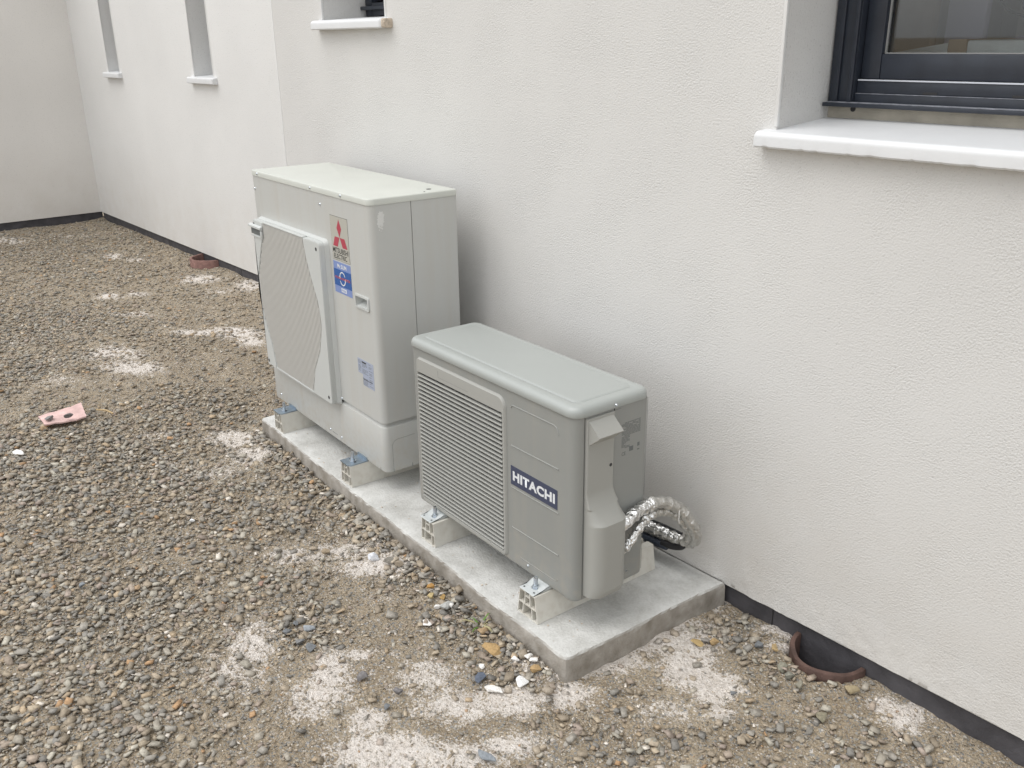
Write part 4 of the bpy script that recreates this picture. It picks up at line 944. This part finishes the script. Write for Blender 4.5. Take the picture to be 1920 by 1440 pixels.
tube(cl_[:k1+1], .0110, 16, 'foil_sleeve', 'foil', pz, wrinkle(3, .0118, .0019)); tube(cl_[k1:], .0110, 16, 'foil_sleeve', 'foil_dull', pz, wrinkle(4, .0120, .0014))
# foil length returning along the wall, with its black sleeve, and the ribbed conduit below
ret = catmull([(-1.05, -.058, .158), (-.98, -.060, .172), (-.91, -.060, .178), (-.845, -.056, .176)], 14)
tube(ret, .016, 16, 'foil_return', 'foil', pz, wrinkle(5, .0160, .0014))
tube([p+Vector((0, .010, .016)) for p in ret], .004, 8, 'black_edge', 'black', pz)
tube(catmull([(-.90, -.066, .148), (-.865, -.064, .150), (-.835, -.058, .160), (-.826, -.055, .180)], 10), .0115, 12, 'black_tape', 'black', pz)
cd = catmull([(-1.06, -.062, .120), (-.99, -.064, .132), (-.925, -.064, .136), (-.885, -.062, .140)], 26)
tube(cd, .013, 16, 'ribbed_conduit', 'conduit', pz, lambda j, t: .0125+(.0013 if j % 4 < 2 else 0))
o = tube([(-.7785+.0205*math.cos(R(a))*0-.012*math.sin(R(a)), -.142-.002+.018*math.sin(R(a)), .322+.030*math.cos(R(a))) for a in range(0, 361, 20)], .0018, 6, 'cable_tie', 'tie', pz)
# dab of filler where the conduit enters
o = None

# ================================================================== DRAIN PIPES, SHEET, GRASS
def half_ring(x, y, ro, th, z0, z1, label, tilt=0, seed=1, a0=180, a1=360):
    n = 30; v = []; f = []
    rng2 = np.random.default_rng(seed)
    for k in range(n+1):
        t = R(a0+(a1-a0)*k/n)
        zt_ = z1+tilt*math.cos(t)+.0012*math.sin(t*5+seed)+.030*max(0, -math.cos(t)-.5 if tilt else 0)
        w = .0006*rng2.uniform(-1, 1)
        for (r_, z) in ((ro, z0), (ro+w, zt_-.004), (ro-.002+w, zt_), (ro-th+.002, zt_), (ro-th, zt_-.004), (ro-th, z0)): v.append((x+r_*math.cos(t), y+r_*math.sin(t), z))
    for k in range(n):
        for j in range(6): f.append((k*6+j, (k+1)*6+j, (k+1)*6+(j+1) % 6, k*6+(j+1) % 6))
    f += [tuple(range(5, -1, -1)), tuple(range(n*6, n*6+6))]
    b = MB(); b.add(v, f); o = b.build('drain_pipe', 'terracotta', sharp=50)
    tag(o, label, 'drain pipe', 'cut clay drain pipes at the foot of the wall'); return o
half_ring(-.371, .012, .104, .015, -.25, .017, 'brown clay pipe cut open at the wall right of the slab', .004, 1)
half_ring(-6.05, .658, .150, .018, -.25, .050, 'small reddish clay pipe stub at the set back wall on the left', 0, 5).data.materials[0] = MT['terracotta_red']
# pink sheet
def pink():
    C = np.array([(-3.519, -1.175), (-3.402, -1.178), (-3.362, -1.016), (-3.527, -.991)]); n = 8; v = []; f = []
    C = C*1.0
    for j in range(n+1):
        for i in range(n+1):
            s, t = i/n, j/n; p = (C[0]*(1-s)+C[1]*s)*(1-t)+(C[3]*(1-s)+C[2]*s)*t
            z = .050+.004*math.sin(3*s+t*2)+.003*math.cos(t*5)-.012*(1-t)
            v.append((p[0]+.004*math.sin(j*2.3), p[1]+.004*math.sin(i*3.1), z))
    m_ = len(v); v += [(a, b_, c-.006) for a, b_, c in v]
    for j in range(n):
        for i in range(n):
            a = j*(n+1)+i; f.append((a, a+1, a+n+2, a+n+1)); f.append((a+m_, a+n+1+m_, a+n+2+m_, a+1+m_))
    def rim(seq):
        for a, b_ in zip(seq[:-1], seq[1:]): f.append((a, a+m_, b_+m_, b_))
    w = n+1; rim([i for i in range(w)]); rim([i*w+n for i in range(w)]); rim([n*w+n-i for i in range(w)]); rim([(n-i)*w for i in range(w)])
    b = MB(); b.add(v, f); o = b.build('pink_sheet', 'tile', sharp=40); tag(o, 'scrap of pale pink sheet lying on the gravel at the left', 'scrap')
pink()
# tuft of grass by the slab
t = thing('grass_tuft', 'small tuft of green and dry grass blades beside the slab front', 'grass', (-1.064, -.632, .010)); t['_z'] = 0.
for k in range(11):
    a = rng.uniform(0, 6.28); L_ = rng.uniform(.02, .055); dr = k % 3 == 0 or k > 7
    p = [Vector((0.004*math.cos(a), .004*math.sin(a), 0)), Vector((L_*.35*math.cos(a), L_*.35*math.sin(a), L_*.5)), Vector((L_*.8*math.cos(a), L_*.8*math.sin(a), L_*.62)), Vector((L_*1.15*math.cos(a), L_*1.15*math.sin(a), L_*.45))]
    wv = Vector((-math.sin(a), math.cos(a), 0)); v = []
    for q, w_ in zip(p, (.0028, .0030, .0020, .0003)): v += [q+wv*w_, q+Vector((0, 0, .0008)), q-wv*w_]
    f = []
    for j in range(3): f += [(j*3, j*3+1, j*3+4, j*3+3), (j*3+1, j*3+2, j*3+5, j*3+4)]
    mesh('blade', v, f, 'straw' if dr else 'grass', t)
o = tube(catmull([(-3.43, -.955, .04), (-3.38, -.93, .046), (-3.33, -.915, .042)], 6), .004, 6, 'wood_splinter', 'wood'); tag(o, 'thin pale wood splinter behind the pink sheet', 'splinter')

# ================================================================== STONES
def stone_shape(r_, nv=11, flat=.55, round_=False):
    bm = bmesh.new()
    if nv < 0:
        for sx in (-1, 1):
            for sy in (-1, 1):
                for sz in (-1, 1): bm.verts.new((sx*r_.uniform(.5, .95), sy*r_.uniform(.35, .8), sz*flat*r_.uniform(.45, .9)))
        bm.verts.new((r_.uniform(-.4, 1.1), r_.uniform(-.3, .3), flat*r_.uniform(-.3, .5)))
    for k in range(nv):
        d = r_.normal(size=3); d /= np.linalg.norm(d); d *= r_.uniform(.8, 1.0)
        bm.verts.new((d[0]*r_.uniform(.85, 1.1), d[1]*r_.uniform(.6, .85), d[2]*flat*r_.uniform(.8, 1.1)))
    res = bmesh.ops.convex_hull(bm, input=bm.verts); 
    bad = [g for g in res['geom_interior']+res['geom_unused'] if isinstance(g, bmesh.types.BMVert)]
    bmesh.ops.delete(bm, geom=list(set(bad)), context='VERTS')
    bmesh.ops.triangulate(bm, faces=bm.faces); bmesh.ops.recalc_face_normals(bm, faces=bm.faces)
    if round_:
        bmesh.ops.bevel(bm, geom=bm.edges[:], offset=.07, segments=1, affect='EDGES', clamp_overlap=True); bmesh.ops.triangulate(bm, faces=bm.faces)
    bm.verts.index_update()
    v = np.array([q.co[:] for q in bm.verts]); f = np.array([[w.index for w in q.verts] for q in bm.faces]); bm.free(); return v, f
sr = np.random.default_rng(11)
SH = [stone_shape(sr, -1 if k % 3 else int(sr.integers(7, 10)), sr.uniform(.24, .58)) for k in range(36)]

def stone_mat():
    M = bpy.data.materials.new('gravel_stone'); M.use_nodes = True; N = M.node_tree.nodes; L = M.node_tree.links; b = N['Principled BSDF']
    b.inputs['Roughness'].default_value = .88; b.inputs['Specular IOR Level'].default_value = .25
    a = N.new('ShaderNodeAttribute'); a.attribute_name = 'tint'; g = N.new('ShaderNodeNewGeometry')
    n = N.new('ShaderNodeTexNoise'); n.inputs['Scale'].default_value = 160; n.inputs['Detail'].default_value = 5; L.new(g.outputs['Position'], n.inputs['Vector'])
    r = N.new('ShaderNodeMapRange'); r.inputs[1].default_value = .3; r.inputs[2].default_value = .7; r.inputs[3].default_value = .80; r.inputs[4].default_value = 1.25; L.new(n.outputs[0], r.inputs[0])
    m = N.new('ShaderNodeMix'); m.data_type = 'RGBA'; m.blend_type = 'MULTIPLY'; m.inputs[0].default_value = 1; L.new(a.outputs['Color'], m.inputs[6]); L.new(r.outputs[0], m.inputs[7])
    L.new(m.outputs[2], b.inputs['Base Color'])
    bp = N.new('ShaderNodeBump'); bp.inputs['Distance'].default_value = .0012; bp.inputs['Strength'].default_value = .6; L.new(n.outputs[0], bp.inputs['Height']); L.new(bp.outputs[0], b.inputs['Normal'])
    return M
MT['stone'] = stone_mat()
PAL = np.array([(.31,.268,.212), (.36,.312,.248), (.29,.285,.268), (.232,.234,.228), (.41,.355,.275), (.335,.320,.285), (.185,.190,.192), (.42,.335,.235), (.41,.40,.355), (.32,.272,.232), (.34,.29,.262), (.66,.63,.58), (.40,.25,.135)])
def scatter(name, N_, region, size_rng, dens, white, palw, seed, lift=.25, power=2.2):
    r_ = np.random.default_rng(seed); x0, x1, y0, y1 = region
    x = r_.uniform(x0, x1, N_*4); y = r_.uniform(y0, y1, N_*4)
    ok = (y < wall_y(x)-.004)
    t = np.clip((x+2.78)/2.03, 0, 1); yf = -.482-.118*t
    ok &= ~((x > -2.795) & (x < -.725-.05*(y/-.6)+.03) & (y > yf-.006))
    for gx, gy, gr in GUT: ok &= np.hypot(x-gx, y-gy) > gr+.004
    ok &= ~((x > -3.52) & (x < -3.37) & (y > -1.16) & (y < -1.01))
    ok &= r_.uniform(0, 1, len(x)) < dens(x, y)
    # only where the camera could look, with margin
    d = np.stack([x-.6653, y+1.9291, -1.5592+0*x], -1); zc = d@cF; u = (d@cR)/np.maximum(zc, .01); w = (d@cU)/np.maximum(zc, .01)
    ok &= (zc > .2) & (np.abs(u) < .66) & (w > -.56) & (w < .5)
    x = x[ok][:N_]; y = y[ok][:N_]; n = len(x)
    s = size_rng[0]+(size_rng[1]-size_rng[0])*r_.power(1, n)**power
    pm = plaster_mask(x, y)
    ti = r_.choice(len(palw), n, p=np.array(palw)/sum(palw)); tint = PAL[ti]*r_.uniform(.78, 1.22, (n, 1))
    wh = r_.uniform(0, 1, n) < white*(1+6*pm); tint[wh] = np.array([.74, .71, .67])*r_.uniform(.8, 1.1, (wh.sum(), 1)); s[wh] *= .62
    dust = (np.clip(pm-.25, 0, 1)*.5*r_.uniform(0, 1, n))[:, None]; tint = tint*np.array([1.02, .99, .95])*.80+np.array([.37, .31, .235])*.20; tint = tint*(1-dust)+np.array([.62, .56, .50])*dust
    V = []; F = []; T = []; off = 0
    shp = r_.integers(0, len(SH), n)
    z = hgt(x, y)
    for k in range(len(SH)):
        I = np.where(shp == k)[0]
        if not len(I): continue
        v, f = SH[k]; m_ = len(I)
        a = r_.uniform(0, 2*np.pi, m_); tx = r_.normal(0, .22, m_); ty = r_.normal(0, .22, m_)
        ca, sa = np.cos(a), np.sin(a)
        sc = np.stack([s[I]*r_.uniform(.85, 1.25, m_), s[I]*r_.uniform(.75, 1.1, m_), s[I]*r_.uniform(.6, 1.0, m_)], -1)/2
        q = v[None]*sc[:, None, :]
        q = np.stack([q[..., 0]*ca[:, None]-q[..., 1]*sa[:, None], q[..., 0]*sa[:, None]+q[..., 1]*ca[:, None], q[..., 2]], -1)
        q[..., 2] += q[..., 0]*tx[:, None]+q[..., 1]*ty[:, None]
        q[..., 0] += x[I][:, None]; q[..., 1] += y[I][:, None]; q[..., 2] += (z[I]+s[I]*lift*.5*r_.uniform(.4, 1.4, m_))[:, None]
        V.append(q.reshape(-1, 3)); nv = len(v)
        F.append((f[None]+off+(np.arange(m_)*nv)[:, None, None]).reshape(-1, 3)); off += m_*nv
        T.append(np.repeat(tint[I], nv, 0))
    V = np.concatenate(V); F = np.concatenate(F); T = np.concatenate(T)
    me = bpy.data.meshes.new(name); me.vertices.add(len(V)); me.vertices.foreach_set('co', V.ravel())
    me.loops.add(F.size); me.loops.foreach_set('vertex_index', F.ravel().astype(np.int32)); me.polygons.add(len(F)); me.polygons.foreach_set('loop_start', np.arange(0, F.size, 3))
    me.update(calc_edges=True)
    at = me.color_attributes.new('tint', 'FLOAT_COLOR', 'POINT'); at.data.foreach_set('color', np.concatenate([T, np.ones((len(T), 1))], 1).ravel())
    o = link(name, me, 'stone', smooth=False); tag(o, kind='stuff'); return o, len(F)
brown = [5, 5, 2, 1.5, 4, 3, 1, 1.5, 2, 3, 2, .1, .5]; grey = [3, 2.6, 4, 3, 2.2, 4, 2.2, 1, 3, 2, 1, .3, .25]
o, n1 = scatter('fine_grit', 42000, (-4.3, .7, -1.95, .01), (.003, .009), lambda x, y: .75+.25*gravel_mask(x, y), .08, brown, 1, .5)
o, n2 = scatter('gravel', 36000, (-4.5, .7, -1.95, .01), (.006, .030), lambda x, y: np.clip(.05+1.0*gravel_mask(x, y)**1.4-.35*plaster_mask(x, y), 0, 1), .035, grey, 2, .6, 2.9)
o, n3 = scatter('gravel', 15000, (-8.6, -4.2, -2.0, .64), (.010, .031), lambda x, y: .07+.93*gravel_mask(x, y)**1.2, .05, grey, 3, .45, 2.4)
o, n4 = scatter('brown_stones', 5200, (-4.3, .7, -1.95, .01), (.007, .027), lambda x, y: .5+0*x, .04, brown, 4, .3, 2.6)
o, n5 = scatter('far_soil_clods', 11000, (-8.6, -4.0, -2.0, .64), (.010, .028), lambda x, y: .7+0*x, .03, brown, 6, .35, 2.0)
# bank of loose stones along the front of the slab
def bank(x, y):
    t = np.clip((x+2.78)/2.03, 0, 1); yf = -.482-.118*t; d = yf-y
    return np.exp(-(d/.055)**2)*(d > 0)
o, n6 = scatter('slab_side_stones', 1500, (-2.80, -.72, -.80, -.47), (.008, .034), bank, .10, grey, 5, .8, 1.4)
o, n7 = scatter('plaster_crumbs', 9000, (-4.6, .7, -1.95, .01), (.003, .017), lambda x, y: np.clip(plaster_mask(x, y)-.12, 0, 1), .9, [.1,.1,0,0,.2,0,0,0,.3,0,0,3,0], 9, .5, 2.2)
print('stone tris', n1+n2+n3+n4+n5+n6)

# individual stones that stand out in the photograph
BIGS = [stone_shape(np.random.default_rng(100+k), 13, .62, True) for k in range(6)]
def one_stone(x, y, size, colr, label, shape=0, rz=0, group=None, flat=1.0, elong=1.0, cat='stone', z=0):
    size *= 1.3; z += .004
    v, f = BIGS[shape % len(BIGS)]; q = v*size/2*np.array([elong, 1, flat])
    name = 'stone' if cat == 'stone' else 'plaster_lump'
    me = bpy.data.meshes.new(name); me.from_pydata([tuple(p) for p in q], [], [tuple(map(int, t)) for t in f]); me.update()
    at = me.color_attributes.new('tint', 'FLOAT_COLOR', 'POINT'); at.data.foreach_set('color', np.tile(np.array([*colr, 1.]), len(v)))
    o = link(name, me, 'stone', sharp=25)
    o.location = (x, y, float(hgt(np.array([x]), np.array([y]))[0])+size*.22*flat+z); o.rotation_euler = (random.uniform(-.25, .25), random.uniform(-.25, .25), rz)
    tag(o, label, cat, group); return o
O = (.42, .24, .085); TN = (.36, .26, .155); SL = (.17, .178, .185); DS = (.20, .20, .20); WH = (.78, .76, .73)
one_stone(-.963, -.670, .044, (.40, .27, .13), 'large tan stone with dark underside beside the slab near its front corner', 0, .3, elong=1.35, flat=.8)
one_stone(-1.037, -.645, .030, TN, 'tan stone touching the slab just right of the grass tuft', 1, 1)
one_stone(-1.300, -.632, .024, O, 'bright orange stone leaning on a yellow one by the slab', 2, 1.5, elong=1.4, z=.012)
one_stone(-1.272, -.655, .030, (.48, .38, .20), 'pale yellow round stone under the bright orange one', 3, .2)
one_stone(-1.240, -.634, .028, (.38, .25, .10), 'ochre stone beside the slab right of the yellow one', 4, 2)
one_stone(-.822, -.640, .032, (.42, .29, .15), 'squarish ochre stone by the slab front corner', 5, .8)
one_stone(-.906, -.755, .034, (.12, .14, .18), 'dark blue stone in front of the slab corner', 0, 2.1)
one_stone(-1.205, -.648, .040, (.42, .42, .40), 'pale grey stone capped with white plaster by the slab', 1, 1.1)
one_stone(-1.187, -.640, .020, WH, 'white plaster lump stuck on the right of the pale grey stone', 2, .5, cat='plaster', z=.012)
one_stone(-1.232, -.662, .022, WH, 'white plaster lump stuck on the left of the pale grey stone', 4, .5, cat='plaster')
one_stone(-1.191, -.730, .032, WH, 'jagged white plaster lump in brown soil left of the grass tuft', 3, .9, elong=1.4, flat=.5, cat='plaster')
one_stone(-.812, -.690, .046, (.78, .78, .77), 'largest white plaster lump right before the slab corner', 2, 0, elong=1.2, flat=.5, cat='plaster')
one_stone(-.853, -.757, .036, WH, 'flat white plaster lump in front of the largest one', 5, .4, elong=1.5, flat=.6, cat='plaster')
one_stone(-.875, -.618, .024, WH, 'upright white plaster lump against the slab side', 1, 1.2, cat='plaster')
one_stone(-.848, -.622, .026, WH, 'white plaster lump closest to the slab front corner', 3, 2.2, cat='plaster')
one_stone(-.892, -.650, .024, WH, 'white plaster lump between the tan stone and the slab', 4, .1, cat='plaster')
one_stone(-.943, -.722, .020, WH, 'small white plaster lump left of the dark blue stone', 0, .1, cat='plaster')
one_stone(-1.301, -1.031, .036, SL, 'flat slate stone rightmost in the slate cluster on the soil', 2, .3, elong=1.4, flat=.5)
one_stone(-1.345, -1.045, .030, DS, 'dark slate stone in the middle of the slate cluster', 4, 1.3, flat=.6)
one_stone(-1.411, -1.047, .036, SL, 'slate stone at the left of the slate cluster', 5, 2.3, flat=.6)
one_stone(-1.390, -.995, .034, (.30, .32, .34), 'pale slate stone at the back of the slate cluster', 1, .7, flat=.7)
one_stone(-1.440, -1.010, .030, SL, 'dark slate stone rearmost in the slate cluster', 3, .7, flat=.7)
one_stone(-1.104, -.990, .030, (.19, .18, .18), 'dark rounded stone alone on pale dusty soil', 0, 1.7)
one_stone(-.992, -.955, .030, (.19, .18, .18), 'dark stone farther right of a pair on the bare soil', 3, 1.7)
one_stone(-.968, -1.000, .024, SL, 'flat dark stone nearer of a pair on the bare soil', 2, .2, flat=.5)
one_stone(-.673, -.922, .034, (.24, .26, .28), 'oval grey stone at the bottom edge of the photo', 1, .2, elong=1.5, flat=.8)
one_stone(-.443, -.307, .020, SL, 'small oval slate stone before the clay drain', 4, .9, flat=.6)
one_stone(-.602, -.185, .028, (.42, .30, .16), 'tan stone in the pile between slab and clay drain', 5, .9)
one_stone(-.625, -.225, .026, (.40, .29, .14), 'flat orange stone at the front of the pile beside the slab', 0, .4, elong=1.4, flat=.5)
one_stone(-.515, -.100, .030, SL, 'blue grey stone left of the clay drain', 2, 1.4)
one_stone(-.480, -.085, .032, (.38, .28, .15), 'ochre stone touching the left side of the clay drain', 3, .5)
one_stone(-.255, -.075, .036, (.33, .27, .17), 'tan stone right of the clay drain by the plinth', 1, .5)
one_stone(-.345, -.165, .030, (.24, .225, .18), 'grey brown stone in front of the clay drain', 4, 1.5)
one_stone(-.385, -.150, .030, (.22, .215, .18), 'squarish stone resting against the clay drain front', 5, 1.1)
one_stone(-.415, -.138, .030, (.25, .24, .19), 'upper left stone resting against the clay drain', 0, 2.2)
one_stone(-.245, -.215, .042, (.22, .20, .145), 'large khaki stone half sunk in the soil by the drain', 2, .3, flat=.5)
one_stone(-.135, -.330, .028, (.42, .43, .42), 'light grey stone near the lower right edge', 3, .1)
one_stone(-3.229, -1.325, .048, WH, 'white stone in the gravel below the pink sheet', 1, .1, elong=1.5, flat=.7, cat='stone')
one_stone(-3.43, -1.150, .046, (.22, .215, .21), 'dark stone weighing down the near edge of the pink sheet', 3, .1, elong=1.3, flat=.7, z=.03)
one_stone(-3.385, -1.085, .040, (.17, .155, .15), 'brown stone on the right corner of the pink sheet', 4, .9, flat=.8, z=.035)
one_stone(-3.40, -1.185, .034, (.42, .31, .20), 'tan stone at the near tip of the pink sheet', 5, .9)
one_stone(-1.918, -1.296, .028, (.38, .27, .17), 'tan rounded stone alone in the gravel bottom left', 0, .9)
one_stone(-2.038, -1.418, .026, (.22, .24, .26), 'grey blue stone left of the tan rounded one', 2, .2)
one_stone(-2.220, -1.003, .020, (.78, .78, .77), 'small bright white stone in the middle of the gravel', 4, .4)
one_stone(-1.581, -.664, .040, (.74, .76, .80), 'bluish white plaster chunk against a dark stone by the slab', 5, .7, cat='plaster')
one_stone(-1.740, -.748, .032, (.30, .24, .17), 'brown stone left of the bluish white chunk', 1, .2)
one_stone(-1.687, -.997, .026, (.36, .24, .19), 'pinkish brown cube shaped stone in open soil', 3, .2)
one_stone(-1.520, -.640, .034, (.24, .22, .19), 'rounded brown stone against the slab side', 0, 1.2)
one_stone(-1.480, -.632, .032, (.30, .25, .19), 'tan grey stone next to the rounded brown one at the slab', 4, .2)
# grains and crumbs lying on the slab
b = MB(); g_ = np.random.default_rng(44)
for k in range(110):
    x = g_.uniform(-2.6, -.78); t_ = (x+2.78)/2.03; yf_ = -.482-.118*t_; y = yf_+.02+abs(g_.normal(0, .14))
    if y > -.02: continue
    v, f = SH[k % len(SH)]; q = v*g_.uniform(.0012, .0036); c_, s_ = math.cos(k), math.sin(k)
    b.add([(x+p[0]*c_-p[1]*s_, y+p[0]*s_+p[1]*c_, .0748+p[2]) for p in q], [tuple(int(i) for i in t) for t in f])
tag(b.build('slab_grit', 'sill_raw', smooth=False), kind='stuff')
for o in list(bpy.data.objects):
    if '_z' in o.keys(): del o['_z']
